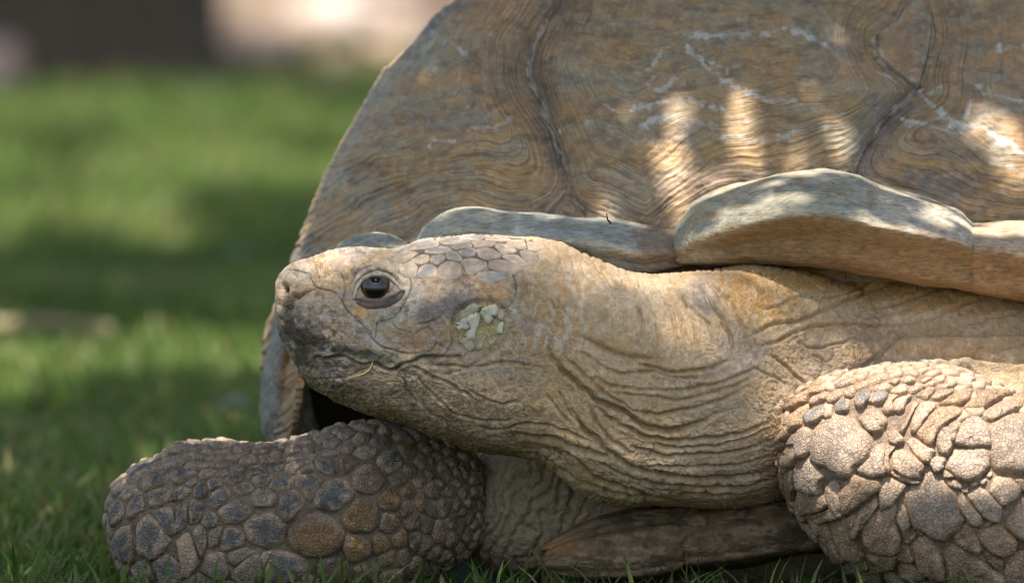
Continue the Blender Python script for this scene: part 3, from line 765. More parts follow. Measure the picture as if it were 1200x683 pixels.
# kinds: b blue-grey horn with tan rim, n brown horn, o orange-brown tip, g grey-brown flaky, t pale tan
FAR = [(168,552,24,12,-25,'b'),(188,563,21,12,-30,'b'),(215,558,15,9,-30,'b'),(188,580,18,12,-28,'b'),(214,576,15,8,-40,'b'),(160,591,10,13,0,'b'),(136,602,11,16,10,'b'),(153,579,9,7,-20,'g'),(142,573,9,5,-10,'g'),
 (195,605,11,17,-20,'b'),(212,598,7,13,10,'b'),(230,597,8,13,5,'b'),(235,574,9,8,-20,'b'),(251,567,11,7,-35,'b'),(274,562,9,7,-30,'b'),(284,571,10,6,-10,'b'),(257,582,14,12,-30,'b'),(273,598,18,12,-18,'b'),(245,610,8,9,0,'b'),
 (310,583,13,12,0,'g'),(308,563,9,7,-20,'b'),(298,552,8,7,-30,'b'),(329,566,12,8,-15,'b'),(325,546,8,6,0,'b'),(345,547,10,7,0,'g'),(341,591,13,16,-20,'b'),(309,619,22,18,-10,'b'),(270,634,13,13,0,'b'),(251,629,9,12,10,'g'),(235,629,8,15,5,'g'),
 (177,629,18,24,20,'b'),(146,639,16,24,20,'b'),(329,667,25,15,5,'b'),(292,668,17,15,0,'g'),(219,650,11,20,10,'t'),(371,628,33,23,12,'o'),(254,660,14,14,0,'g'),(200,665,16,14,0,'b'),(276,652,12,9,-20,'g'),
 (206,528,16,5,-15,'g'),(233,526,13,5,-12,'g'),(208,540,17,5,-20,'g'),(233,535,13,4.5,-15,'g'),(259,523,12,4.5,-8,'g'),(256,531,11,4.5,-12,'g'),(233,546,12,5,-25,'g'),(270,537,10,5,-20,'g'),(292,540,10,6,-20,'g'),(281,548,9,5,-25,'g'),(259,546,10,5,-25,'g'),(246,555,9,5,-30,'g'),
 (308,529,10,5,0,'g'),(290,528,10,5,0,'g'),(324,532,9,6,0,'g'),(342,530,10,7,0,'g'),(312,540,8,5,-10,'g'),(258,556,8,5,-30,'g'),(222,567,8,5,-30,'g'),
 (346,536,7,6,0,'g'),(363,527,9,7,0,'g'),(382,532,11,6,-5,'g'),(380,545,12,9,0,'b'),(362,549,8,7,0,'g'),(363,565,11,13,0,'b'),(392,580,22,17,-10,'b'),(406,544,13,10,-10,'n'),(435,562,19,20,15,'n'),(430,530,13,8,0,'g'),(447,518,13,7,0,'b'),(423,514,9,7,0,'g'),(408,510,9,7,0,'g'),(405,523,9,6,0,'g'),(377,514,11,7,0,'g'),(358,517,10,6,0,'g'),(392,520,8,7,0,'g'),(430,502,10,6,0,'g'),
 (457,542,15,14,0,'b'),(477,528,10,11,0,'n'),(473,514,10,8,10,'g'),(455,505,10,6,0,'g'),(466,562,10,10,0,'n'),(457,585,13,16,-10,'o'),(425,603,22,20,15,'o'),(456,611,13,13,0,'n'),(478,576,8.5,11,0,'o'),(476,596,9,10,0,'n'),(481,551,8,10,0,'n'),(493,541,8,10,0,'n'),(493,586,8,12,0,'o'),(491,562,8,11,0,'n'),(484,611,9.5,11,0,'n'),(469,631,10,12,0,'o'),(446,637,10.5,13,-5,'o'),(421,643,15,18,-10,'o'),(394,667,20,13,-10,'n'),(430,666,15,13,0,'n'),(453,654,10.5,11,0,'n'),(473,651,10,11,0,'n'),(458,673,13,10,0,'n'),(487,662,13,13,-20,'n'),(486,632,9,12,0,'n'),(500,614,8.5,12,0,'n'),(498,639,9,10,0,'n'),(505,597,7.5,10,0,'n'),
 (507,575,8,11,0,'n'),(504,556,7,8,0,'n'),(505,542,6,7,0,'n'),(500,526,7,7,0,'n'),(512,523,6,6,0,'n'),(513,534,6,6,0,'n'),(518,547,6,6,0,'n'),(524,530,6,6,0,'n'),(529,542,6,6,0,'n'),(525,557,6,7,0,'n'),(514,566,6,7,0,'n'),(521,593,8.5,13,0,'n'),(527,575,7,8,0,'n'),(536,565,6,7,0,'n'),(535,554,5,6,0,'n'),(542,578,5.5,7,0,'n'),(535,590,6,8,0,'n'),(543,552,5,6,0,'n'),(528,611,9,10,0,'n'),(514,623,9.5,12,0,'n'),(529,631,9.5,10,0,'n'),(539,614,6,9,0,'n'),(541,600,5.5,7,0,'n'),(548,589,5,7,0,'n'),(549,604,5,8,0,'n'),(546,628,6,8,0,'n'),(522,652,9,9,0,'n'),(508,648,10,10,0,'n'),(538,642,7,7,0,'n')]
NEAR_PLATES = [
 ('c',[(942,489),(948,482),(964,476),(969,479),(964,489),(956,497),(945,497)]),('c',[(978,476),(983,470),(994,468),(997,473),(994,482),(986,485),(979,483)]),
 ('r',[(909,510),(916,498),(929,486),(945,475.5),(948,479),(942,489),(942,497),(929,507),(920,519),(912,523)]),('r',[(915,486),(916,479),(926,469),(941,462),(961,453.5),(966,459),(950,467),(947,472),(926,481)]),
 ('r',[(939.5,459),(947,453),(958.5,447),(969,448.5),(961,453.5),(948,456.5)]),('t',[(950,476),(951,467.5),(970,460),(973,463),(967,470.5)]),('t',[(969.5,469),(972,463),(986,459),(988,463),(979,472),(973,473)]),
 ('t',[(988,460),(992,456),(1001,453.5),(1003,459),(999.5,466),(991,466)]),('c',[(1001,470),(1002.5,463),(1016,456.5),(1021.5,458),(1018.6,469),(1011,478),(1004,476)]),('c',[(1018,472),(1021.5,460),(1037.6,460),(1040,464),(1035.4,472),(1027,475)]),
 ('t',[(1024,459),(1027,453),(1039,450),(1044,454),(1040.5,460)]),('t',[(1002,453),(1017,447),(1019,452),(1014,456),(1004,459)]),('t',[(1034,481),(1042,463),(1053.7,464),(1046,473),(1048.6,483.5),(1037.6,485)]),
 ('t',[(1007,492),(1013,483.5),(1023,479),(1036,486.5),(1040.5,495),(1032,507),(1024.5,508.5),(1015.7,504)]),
 ('p',[(954,507),(963,494),(979,486.5),(999.6,492),(1005,501),(1017,507),(1021.5,519),(1020,534),(1013,540),(1002,550),(999,556),(988,560),(970,547),(956,543),(951,534),(952,520)]),
 ('p',[(922,522),(929,510),(942,501),(950,505),(951,520),(948,532),(937,537),(935,522)]),('t',[(919,531),(924,520),(934,522),(936,534),(929,546),(920.5,546.5)]),('t',[(908,525),(912,524),(918,537),(916,547),(912,541)]),
 ('p',[(931,550),(944,538),(954,544),(967,557),(961.5,566),(963,578),(951,576.5),(935,572)]),('t',[(917.5,549),(928,551.6),(932,569),(938,594),(926,576.5),(919,559)]),('g',[(936.6,575),(948,576.5),(964,579),(970,584),(976,588),(964,597),(948,598.5),(938,590)]),
 ('g',[(939.5,597),(964,598.5),(982,592.6),(991,603),(973,610),(958.6,611.6),(948,604)]),('g',[(985,578),(994,560),(1001,551.6),(1008,559),(1030,563),(1032.5,571),(1021.5,581),(1002.5,595.5),(991,601)]),
 ('p',[(1020,537),(1021.5,527),(1035,519),(1037,532.6),(1036,544),(1040,553),(1026,559),(1011,556),(1005,549)]),('t',[(1038,519.5),(1050,523),(1042,532),(1044,552),(1038,553),(1037,533)]),('t',[(1032.5,565),(1040.5,560),(1059,566),(1060,573),(1046,591),(1033,597),(1030,581)]),
 ('g',[(1010,618),(1030,597),(1048,593),(1050,614.6),(1056,631),(1050,646),(1025,645),(1013,633)]),('g',[(993,606),(1006,599),(1026,583),(1031,589),(1011,615),(1003,630),(996,620)]),('t',[(1050,606),(1056.6,589.6),(1063,601),(1067,614.6),(1063,621),(1055,616)]),
 ('p',[(1064,581),(1069,572),(1082.5,564),(1086,553),(1104.5,565),(1121,581),(1121,591),(1128,609),(1118,624),(1100,632),(1085,623),(1070,612),(1066,596)]),('g',[(1057,623),(1070,619),(1075,625),(1065,636),(1060,633)]),('n',[(1051.6,646),(1057.5,635),(1071,650),(1071,656),(1052,653)]),
 ('n',[(1067,638),(1082,626),(1098,641),(1108,668),(1107,676),(1083,668),(1072,650)]),('n',[(1107,646),(1123,638),(1143,653),(1172,670),(1177,683),(1110,690),(1110,666)]),('g',[(1118,628),(1133,611),(1140,620),(1150,641),(1145,645),(1122,636)]),
 ('r',[(1148,621),(1168,613),(1190,631),(1192,640),(1177,651),(1160,645),(1150,635)]),('n',[(1152,648),(1160,646),(1175,656),(1173,666),(1158,655)]),('n',[(1178,653),(1200,645),(1215,660),(1210,690),(1179,683)]),
 ('t',[(1123,577),(1129,579),(1135,590),(1150,604),(1153,611),(1141,616),(1129,603),(1123,591)]),('p',[(1134,580),(1148,572),(1159,579),(1169,591),(1174,596),(1169,612),(1151,602),(1140,588)]),('t',[(1160,575),(1166,560),(1175,559),(1191,566),(1196,576.5),(1186,588),(1175,593),(1167,585)]),
 ('p',[(1109,547),(1119,528),(1134,526),(1157,525),(1159,538),(1155.7,553),(1141,562),(1134,565),(1119,557.5)]),('p',[(1119,519),(1128,495),(1142,486.5),(1157,500),(1159,520),(1157,523),(1134,524)]),('t',[(1104.5,552),(1112,551.6),(1118,558),(1107,560)]),('t',[(1107,562),(1122,562),(1128,570.6),(1123.5,573.5),(1112,569)]),
 ('t',[(1126,573),(1134,571),(1134,577),(1129,577)]),('p',[(1162,500),(1172,489),(1200,485),(1225,487),(1225,550),(1200,556),(1180,552),(1164,547),(1161,530)]),('t',[(1190,562),(1205,558),(1215,570),(1205,580),(1197,574)]),('t',[(1177,615),(1190,595),(1200,583),(1220,590),(1220,640),(1195,630)]),
 ('p',[(1098,524.6),(1098.6,507),(1110,498),(1123.5,492),(1126,501),(1118,519),(1110,534),(1101,532)]),('r',[(1072,510),(1082.5,495),(1097,480.6),(1122,478),(1126,488),(1110,497),(1096,513),(1093,522),(1088,522)]),('t',[(1068,507),(1069,489),(1079.5,472),(1094,473),(1095.6,479),(1084,492),(1074,507)]),
 ('t',[(1053,507),(1064,488),(1070,473),(1078,471),(1077,474),(1068,487),(1062.5,501),(1057.6,509)]),('t',[(1046.6,475),(1049,469),(1065,463),(1068,466),(1062,473),(1059,482),(1050,483.5)]),('t',[(1043,460),(1049,454),(1060.5,451),(1063,457),(1062,461.6),(1053,464)]),
 ('t',[(1064,460),(1068,454),(1075,450),(1083,454),(1072,462)]),('t',[(1073,464.5),(1085,456),(1097,456),(1088,467.5),(1085,469)]),('t',[(1090,468),(1100,458),(1115,459),(1116,461.6),(1101.5,470)]),('r',[(1101,475),(1116,463),(1134,457),(1142,462),(1128,475),(1110,476)]),
 ('r',[(1129,478),(1145.5,462),(1157,457),(1182,461),(1184,466),(1172,469),(1148,480.6)]),('t',[(1148,486.5),(1172,472),(1186,473),(1199,479),(1186,484),(1163,494)]),('r',[(1184,463),(1200,459),(1215,462),(1215,480),(1200,478),(1187,470)]),
 ('t',[(1054.6,444),(1065,441),(1073,445.5),(1069,450),(1057.6,450)]),('t',[(1041.5,448.5),(1049,444),(1055,446),(1049,452)]),('t',[(1084,450),(1093,446),(1100,449),(1091,453.6),(1085,453)]),('t',[(1098.6,454),(1110,450),(1117,453.6),(1104,456.5)]),('t',[(1076,447),(1087,442.6),(1092,445),(1083,449)]),
 ('t',[(1040,509),(1048,503),(1056,509),(1060,517),(1052,522),(1043,519)]),('t',[(1063,517),(1072,513),(1085,523),(1096,529),(1090,540),(1082,543),(1070,530)]),('p',[(1088,541),(1096,535),(1109,537),(1104,550),(1096,553)]),
 ('t',[(1046,530),(1056,526),(1068,532),(1082.5,546),(1077,556),(1078,561),(1065,560),(1048,550)]),('t',[(1044,554),(1052,552),(1078,564),(1074,567),(1055,562)]),('t',[(1016,447),(1028,441),(1040,440),(1038,446),(1022,451)]),('t',[(978,455),(990,447),(1003,443),(1003,448),(990,454)]),('t',[(972,452),(986,444),(995,441),(996,444),(980,453)]),
 ('t',[(1136,566),(1142,563),(1146,567),(1140,570)]),('t',[(1148,563),(1153,560),(1157,564),(1151,568)]),('t',[(1155,556),(1160,552),(1163,557),(1158,560)]),('t',[(1148,614),(1160,609),(1164,612),(1150,619)]),('g',[(1076,617),(1084,624),(1081,627),(1074,622)]),
 ('g',[(972,612),(990,606),(1000,632),(1012,650),(1000,652),(982,636)]),('g',[(954,613),(968,613),(978,634),(996,652),(985,654),(966,636)]),('n',[(1015,650),(1048,650),(1048,662),(1022,668)])]
def fill_seeds(key, seeds, rmin, rfun, tries, xlim=None):
    """more seeds over the rest of the limb, spaced by the local size"""
    P, N = smoothP[key]
    Pf, Nf = P.reshape(-1, 3), N.reshape(-1, 3)
    S = [s['p'] for s in seeds]; R = [math.sqrt(s['rx'] * s['ry']) for s in seeds]
    S = np.array(S); R = np.array(R)
    idx = rng.integers(0, len(Pf), tries)
    new = []
    for i in idx:
        p, n = Pf[i], Nf[i]
        if xlim and not xlim(p): continue
        r = rfun(p)
        d = np.linalg.norm(S - p, axis=1)
        if (d < (1.22 if n[2] < -0.1 else 1.0) * (R + r)).any(): continue
        S = np.vstack([S, p]); R = np.append(R, r)
        new.append(dict(p=p, n=n, rx=r, ry=r, ang=0, kind='n' if key == 'far' and p[0] > 400 else ('g' if key == 'far' else 't'), x=p[0], y=p[1], fill=True, vis=n[2] < -0.05))
    return new

PIG = {'p': ((0.33, 0.255, 0.20), (0.36, 0.26, 0.185)), 'b': ((0.078, 0.078, 0.076), (0.25, 0.185, 0.13)), 'n': ((0.11, 0.078, 0.048), (0.175, 0.135, 0.095)), 'o': ((0.15, 0.09, 0.04), (0.165, 0.125, 0.085)), 'g': ((0.165, 0.135, 0.105), (0.23, 0.175, 0.13)),
       't': ((0.36, 0.27, 0.20), (0.37, 0.255, 0.17)), 'c': ((0.22, 0.205, 0.19), (0.37, 0.26, 0.18)), 'r': ((0.31, 0.215, 0.145), (0.35, 0.22, 0.13))}

def scale_colors(s, V, rr):
    a, b = PIG[s['kind']]
    if s['key'] == 'near' and s['kind'] in 'ng': a, b = (0.25, 0.175, 0.11), (0.30, 0.215, 0.145)
    if s['key'] == 'head': a, b = ((0.25, 0.235, 0.22) if s['kind'] == 'g' else (0.40, 0.315, 0.24)), (0.40, 0.315, 0.235)
    a, b = np.array(a), np.array(b)
    v = 1 + 0.28 * (random.random() - 0.5)
    n = fbm(V[:, 0] / 7, V[:, 1] / 7, V[:, 2] / 7, o=3, s=int(s['id']) % 50)
    f = sstep(0.98, 0.55, rr + 0.28 * n)[:, None]
    c = (b * (1 - f) + a * f) * v
    if s['kind'] == 'o':
        g = sstep(0.2, 1.0, (s['y'] - V[:, 1]) / -max(s['ry'], 1) * 0.5 + 0.5)[:, None] * 0.5
        c = c * (1 - 0.4 * g) + np.array([0.22, 0.12, 0.045]) * 0.4 * g
    if s['key'] == 'far':
        m = fbm(V[:, 0] / 3.5, V[:, 1] / 3.5, V[:, 2] / 3.5, o=3, s=66)
        g = (sstep(-0.2, 0.7, m + 0.8 * (rr - 0.6)) * (0.55 if s['kind'] in 'bg' else 0.25))[:, None]
        c = c * (1 - g) + np.array([0.27, 0.205, 0.15]) * g
    return c * (1 + 0.22 * n)[:, None] * (1.3 if s['key'] == 'far' else 1.0)

jobs = []
sid = 0
def plate_seed(kind, poly):
    p_ = np.array(poly, float); c_ = p_.mean(0)
    s = seed('near', c_[0], c_[1], 1, 1, 0, kind)
    if s is None: return None
    x_, y_ = p_.T
    a_ = 0.5 * abs(np.dot(x_, np.roll(y_, 1)) - np.dot(y_, np.roll(x_, 1)))
    s['rx'] = s['ry'] = math.sqrt(a_ / math.pi); s['poly'] = p_
    return s
def plate_cell(s):
    """traced outline -> ragged 36-gon on the tangent plane"""
    p_ = smooth_line(np.vstack([s['poly'], s['poly'][:1]]), 4)[:-1] * 0.75 + 0.25 * np.array([q for a, b in zip(s['poly'], np.roll(s['poly'], -1, 0)) for q in (a, a * .75 + b * .25, a * .5 + b * .5, a * .25 + b * .75)])
    m_ = 36
    seg = np.linalg.norm(np.roll(p_, -1, 0) - p_, axis=1); cum = np.concatenate([[0], np.cumsum(seg)]); cl = np.vstack([p_, p_[:1]])
    tt = np.linspace(0, cum[-1], m_, endpoint=False)
    p_ = np.stack([np.interp(tt, cum, cl[:, 0]), np.interp(tt, cum, cl[:, 1])], -1)
    c_ = p_.mean(0)
    jit = fbm(p_[:, 0] / 5, p_[:, 1] / 5, o=3, s=64)
    p_ = c_ + (p_ - c_) * (1.07 + 0.05 * jit)[:, None]
    n_ = s['n'] / np.linalg.norm(s['n'])
    return p_ - s['p'][:2], np.array([1.0, 0, 0]), np.array([0, 1.0, 0]), n_
for key, lst in (('far', FAR), ('near', NEAR_PLATES), ('head', CROWN)):
    seeds = [s for s in (plate_seed(*a) if key == 'near' else seed(key, *a) for a in lst) if s]
    if key == 'far':
        seeds += fill_seeds(key, seeds, 5, lambda p: 5.0 if p[0] > 520 else (6.5 if p[1] < 545 else 9.0), 9000)
    elif key == 'near':
        seeds += fill_seeds(key, seeds, 6, lambda p: 5.0 if p[1] < 500 else 9.0, 5000, lambda p: p[0] < 1355)
    for s in seeds:
        s['key'] = key; s['id'] = sid; sid += 1
    gap = {'far': 1.5, 'near': 1.3, 'head': 0.8}[key]
    cells = scale_cells(key, seeds, gap, 28 if key == 'near' else 22)
    for s, c in zip(seeds, cells):
        if 'poly' in s: c = plate_cell(s)
        if c is not None: jobs.append((s, c))
single = [j for j in jobs if not j[0].get('fill')]
rest = sorted([j for j in jobs if j[0].get('fill')], key=lambda j: (not j[0]['vis'] or j[0]['y'] > 690 or j[0]['x'] > 1205, -j[0]['rx']))
nmore = max(0, 298 - len(single))
nvis = len([j for j in rest if j[0]['vis'] and j[0]['y'] <= 690 and j[0]['x'] <= 1205])
single += rest[:min(nmore, nvis)]; rest = rest[min(nmore, nvis):]
FARP = [(1.04, -1.6), (0.99, 0.15), (0.90, 0.60), (0.66, 0.90), (0.30, 1.0)]
ROUND = [(1.04, -1.8), (1.0, 0.12), (0.94, 0.48), (0.82, 0.80), (0.6, 0.95), (0.3, 1.0)]
jv, jq, jt, jc, jo = [], [], [], [], 0
for s, c in single + rest:
    r = math.sqrt(s['rx'] * s['ry'])
    if s['key'] == 'far': h, tl, dm, ro = 2.1 + 0.24 * r, (0.7 if s['x'] < 410 else 0.4), 0.8, 1.0
    elif s['key'] == 'near': h, tl, dm, ro = min(1.6 + 0.55 * r, 4.2 + 0.26 * min(r, 22)), 0.75, 0.35, min(1.5, 0.15 * r)
    else: h, tl, dm, ro = 0.8, 0.1, 0.2, 0.4
    V, Q, T, rr = scale_geo(s['key'], s, c, h, tl, dm, ro, RINGS if s['key'] == 'head' else FARP if s.get('fill') or r < 7 else ROUND)
    colr = scale_colors(s, V, rr)
    w = W(V)
    if s.get('fill') and not any(s is k[0] for k in single):
        jv.append(w - BASE); jq.append(Q + jo); jt.append(T + jo); jc.append(colr); jo += len(V)
        continue
    ctr = w.mean(0)
    link('scale', new_mesh('scale', w - ctr, [Q, T], M_SCALE if s['key'] == 'head' else M_PLATE, {'Col': colr}), body, ctr - BASE)
if jv:
    o = link('small_scales', new_mesh('small_scales', np.vstack(jv), [np.vstack(jq), np.vstack(jt)], M_SCALE, {'Col': np.vstack(jc)}), body)
    o['kind'] = 'stuff'

# ------------------------------------------------------------------ eye, eyelids, ear drum
EX, EY, ER = 440.5, 337.5, 18.5
ep, en = hit('head', EX, EY)
EQ = ep[2] + 5.0
k = NT('eye_gloss')
at = k.n('Attribute', attribute_name='Col').outputs['Color']
k.l(at, k.b.inputs['Base Color']); k.b.inputs['Roughness'].default_value = 0.04; k.b.inputs['Specular IOR Level'].default_value = 0.7
M_EYE = k.m
def sphere_grid(n, m):
    th = np.linspace(0.001, math.pi - 0.001, n); ph = np.linspace(0, 2 * math.pi, m, endpoint=False)
    return np.stack([np.sin(th)[:, None] * np.cos(ph), np.sin(th)[:, None] * np.sin(ph), -np.cos(th)[:, None] * np.ones(m)], -1)
G = sphere_grid(40, 48)
EC = np.array([EX, EY, EQ])
gaze = np.array([-0.05, -0.03, -1.0]); gaze /= np.linalg.norm(gaze)
V = EC + G.reshape(-1, 3) * ER
ca = G.reshape(-1, 3) @ gaze
ang = np.degrees(np.arccos(np.clip(ca, -1, 1)))
ec = np.tile(np.array([0.008, 0.006, 0.005]), (len(V), 1))
f = sstep(38, 46, ang)[:, None]; ec = ec * (1 - f) + np.array([0.045, 0.028, 0.014]) * f
f = sstep(66, 69, ang)[:, None]; ec = ec * (1 - f) + np.array([0.16, 0.13, 0.11]) * f
f = sstep(73, 77, ang)[:, None]; ec = ec * (1 - f) + np.array([0.05, 0.04, 0.035]) * f
VV, Q, T = close_ends(V.reshape(40, 48, 3))
link('eye', new_mesh('eye', W(VV) - BASE, [Q, T], M_EYE, {'Col': np.vstack([ec, ec[:1], ec[-1:]])}), tortoise)

def tube(path, radii, m=14, flat=1.0):
    """path (n,3) in grid units with radii -> grid (n, m, 3)"""
    path = np.asarray(path, float); n = len(path)
    T = np.gradient(path, axis=0); T /= np.linalg.norm(T, axis=1, keepdims=True)
    ref = np.array([0, 0, -1.0])
    A = np.cross(T, ref); A /= np.maximum(np.linalg.norm(A, axis=1, keepdims=True), 1e-6); B = np.cross(A, T)
    ph = np.linspace(0, 2 * math.pi, m, endpoint=False)
    return path[:, None] + np.asarray(radii)[:, None, None] * (np.cos(ph)[None, :, None] * A[:, None] + flat * np.sin(ph)[None, :, None] * B[:, None])

def lid(name, pts, rad, lift, col):
    pl_ = smooth_line(pts, 12); ii = np.linspace(0, len(pl_) - 1, 60)
    x, y = np.interp(ii, np.arange(len(pl_)), pl_[:, 0]), np.interp(ii, np.arange(len(pl_)), pl_[:, 1])
    # lie on the ball, slightly lifted
    q = np.array([(hit('head', a_, b_)[0][2]) for a_, b_ in zip(x, y)])
    q = np.minimum(np.convolve(np.pad(q, 4, 'edge'), np.ones(9) / 9, 'valid'), EQ - np.sqrt(np.clip(ER ** 2 - (x - EX) ** 2 - (y - EY) ** 2, 0, None))) - lift
    t = np.linspace(0, 1, 60)
    r = rad * (0.25 + 0.75 * np.sin(math.pi * t) ** 0.8)
    P = tube(np.stack([x, y, q], -1), r, 16)
    F = P.reshape(-1, 3)
    nrm = grid_normals(P).reshape(-1, 3)
    F = F + nrm * (0.45 * fbm(F[:, 0] / 3.5, F[:, 1] / 3.5, F[:, 2] / 3.5, o=3, s=101))[:, None]
    V, Q, T = close_ends(F.reshape(P.shape))
    n = fbm(V[:, 0] / 6, V[:, 1] / 6, o=3, s=102)
    c = np.array(col) * (1 + 0.3 * n)[:, None]
    link(name, new_mesh(name, W(V) - BASE, [Q, T], M_SKIN, {'Col': c}), tortoise)
lid('upper_eyelid', [(414, 350), (419, 336), (428, 325.5), (440, 321.5), (453, 323), (464, 331), (471, 341)], 3.0, 1.5, (0.42, 0.35, 0.27))
lid('upper_eyelid', [(412, 344), (417, 329), (428, 318), (441, 314), (455, 316), (467, 324), (475, 335)], 3.2, -0.8, (0.40, 0.33, 0.25))
lid('lower_eyelid', [(414, 350), (424, 351), (434, 352.5), (447, 352), (459, 347.5), (467, 342.5), (471, 339)], 2.6, 1.5, (0.16, 0.125, 0.10))
lid('lower_eyelid', [(417, 354), (428, 357.5), (441, 358.5), (455, 356), (467, 349), (474, 340)], 4.8, 0.0, (0.13, 0.095, 0.07))

# peeling flakes on the ear drum
M_FLAKE = plain_material('peeling_skin', (0.50, 0.47, 0.37), 0.45, 300, 0.25, 0.3, 0.0005)
M_FLAKE2 = plain_material('peeling_skin_dull', (0.36, 0.33, 0.22), 0.5, 300, 0.3, 0.3, 0.0005)
for k_, (outl, m_, hgt) in enumerate([
    ([(551,372),(560,370),(561,378),(557,386),(556,395),(550,396),(546,391),(552,386),(548,378)], M_FLAKE, 3.2), ([(536,380),(540,376),(549,373),(551,380),(548,384),(539,385),(536,384)], M_FLAKE, 2.6),
    ([(567,363),(576,358),(582,363),(578,372),(573,378),(568,374),(565,368)], M_FLAKE, 3.0), ([(541,365),(552,358),(562,360),(558,367),(549,371),(540,373)], M_FLAKE2, 2.2),
    ([(583,383),(588,379),(589,386),(585,391),(583,388)], M_FLAKE, 3.0), ([(558,408),(564,400),(568,395),(566,403),(561,410)], M_FLAKE2, 2.4), ([(573,394),(577,398),(582,395),(576,404),(574,400)], M_FLAKE2, 2.6), ([(539,398),(548,397),(553,402),(553,410),(545,406)], M_FLAKE2, 2.0), ([(584,362),(590,368),(588,375),(584,370)], M_FLAKE2, 2.4)]):
    o_ = np.array(outl, float)
    o_ = smooth_line(np.vstack([o_, o_[:1]]), 5)[:-1]
    o_ = o_.mean(0) + (o_ - o_.mean(0)) * 1.22 + rng.normal(0, 0.75, o_.shape)
    ctr = o_.mean(0); V = []; m = len(o_)
    for f, h in ((1.0, 0.0), (1.0, 0.7), (0.6, 1.0)):
        for p in o_:
            w = ctr + (p - ctr) * f
            hp, hn = hit('head', w[0], w[1])
            V.append(hp - np.array([0, 0, 1.0]) * (-0.8 + (0.9 + 0.35 * hgt) * min(1, 2 * h) + 0.5 * random.random()))
    hp, hn = hit('head', *ctr); V.append(hp - np.array([0, 0, 1.0]) * (0.1 + 0.35 * hgt))
    i = np.arange(2)[:, None]; j = np.arange(m)[None]; j2 = (j + 1) % m
    Q = np.stack([i * m + j, i * m + j2, (i + 1) * m + j2, (i + 1) * m + j], -1).reshape(-1, 4)
    T = np.stack([np.full(m, 3 * m), 2 * m + np.arange(m), 2 * m + (np.arange(m) + 1) % m], -1)
    w = W(np.array(V)); c0 = w.mean(0)
    link('skin_flake', new_mesh('skin_flake', w - c0, [Q, T], m_), body, c0 - BASE)

# ------------------------------------------------------------------ the shell
shell = bpy.data.objects.new('shell', None)
COL.objects.link(shell); shell.parent = tortoise
SX, SQ, SL = 830.0, 460.0, 370.0
SIL = np.array([(-95, 829), (-92, 770), (-80, 690), (-60, 628), (-30, 572), (0, 533), (15, 515), (45, 488), (62, 470), (92, 449), (140, 420), (172, 401), (205, 385), (250, 365), (290, 346), (330, 330), (375, 314), (410, 306), (450, 303.5), (490, 306), (530, 318)], float)
def shell_pt(al, y):
    a = SX - pchip(SIL[:, 0], SIL[:, 1], y)
    L = SL * a / 525.0
    back = np.where(np.cos(al) < 0, 1.9, 1.0)
    sn = np.sin(al)
    return np.stack([SX + a * sn * np.where(sn > 0, 1.5, 1.0), y + 0 * al, SQ - back * L * np.cos(al)], -1)

SEAM_A = [(652,-40),(650,0),(640,18),(622,50),(616,82),(627,112),(640,138),(646,152),(657,187),(662,218)]
SEAM_A1 = [(662,218),(650,232),(635,247),(622,262)]
SEAM_A2 = [(662,218),(676,236),(691,251),(702,264)]
SEAM_B1 = [(1085,-40),(1069,0),(1050,26),(1027,41),(1029,67),(1050,86),(1076,101)]
SEAM_B2 = [(1078,-40),(1081,0),(1091,37),(1084,75),(1076,101)]
SEAM_B3 = [(1076,101),(1061,116),(1035,142),(1016,169),(997,202),(990,240)]
SEAM_D = [(440,95),(478,62),(505,38),(545,6),(575,-20)]
RIM_L = [(300,460),(345,400),(380,330),(420,290),(500,262),(560,252),(622,262)]
RIM_M = [(702,264),(760,285),(800,262),(860,228),(930,212),(990,212)]
RIM_R = [(990,212),(1040,232),(1100,250),(1140,270),(1220,272),(1300,300)]

al = np.linspace(math.radians(-118), math.radians(118), 900)
yy = np.concatenate([np.linspace(-94, -30, 30, endpoint=False), np.linspace(-30, 330, 290, endpoint=False), np.linspace(330, 528, 70)])
A, Y = np.meshgrid(al, yy)
P = shell_pt(A, Y); nu, nv = A.shape
du, dv = np.gradient(P, axis=0), np.gradient(P, axis=1)
N = np.cross(du, dv); N /= np.maximum(np.linalg.norm(N, axis=-1, keepdims=True), 1e-9)
if N[150, 450, 2] > 0: N = -N
F = P.reshape(-1, 3); px, py, pq = F[:, 0], F[:, 1], F[:, 2]
Nf = N.reshape(-1, 3); front = Nf[:, 2] < 0.12
ylim = lambda line, x: np.interp(x, [p[1] for p in line], [p[0] for p in line])
seamA_x = np.interp(py, [p[1] for p in SEAM_A], [p[0] for p in SEAM_A])
lab = np.where(px < seamA_x, 0, 1)                                # 0 left pleural, 1 first vertebral
b3 = np.interp(py, [p[1] for p in SEAM_B3], [p[0] for p in SEAM_B3])
b1 = np.interp(py, [p[1] for p in SEAM_B1], [p[0] for p in SEAM_B1])
b2 = np.interp(py, [p[1] for p in SEAM_B2], [p[0] for p in SEAM_B2])
right = np.where(py > 101, px > b3, px > np.maximum(b2, b1 - 20))
lab = np.where(right, 2, lab)
lab = np.where((py <= 101) & (px > b1) & (px < b2), 3, lab)
tri = (py > 218) & (px > np.interp(py, [218, 262], [662, 622])) & (px < np.interp(py, [218, 264], [662, 702]))
lab = np.where(tri, 4, lab)
dedge = np.interp(px, [p[0] for p in SEAM_D], [p[1] for p in SEAM_D])
lab = np.where((px < 575) & (py < dedge), 5, lab)
lab = np.where(front, lab, 6)
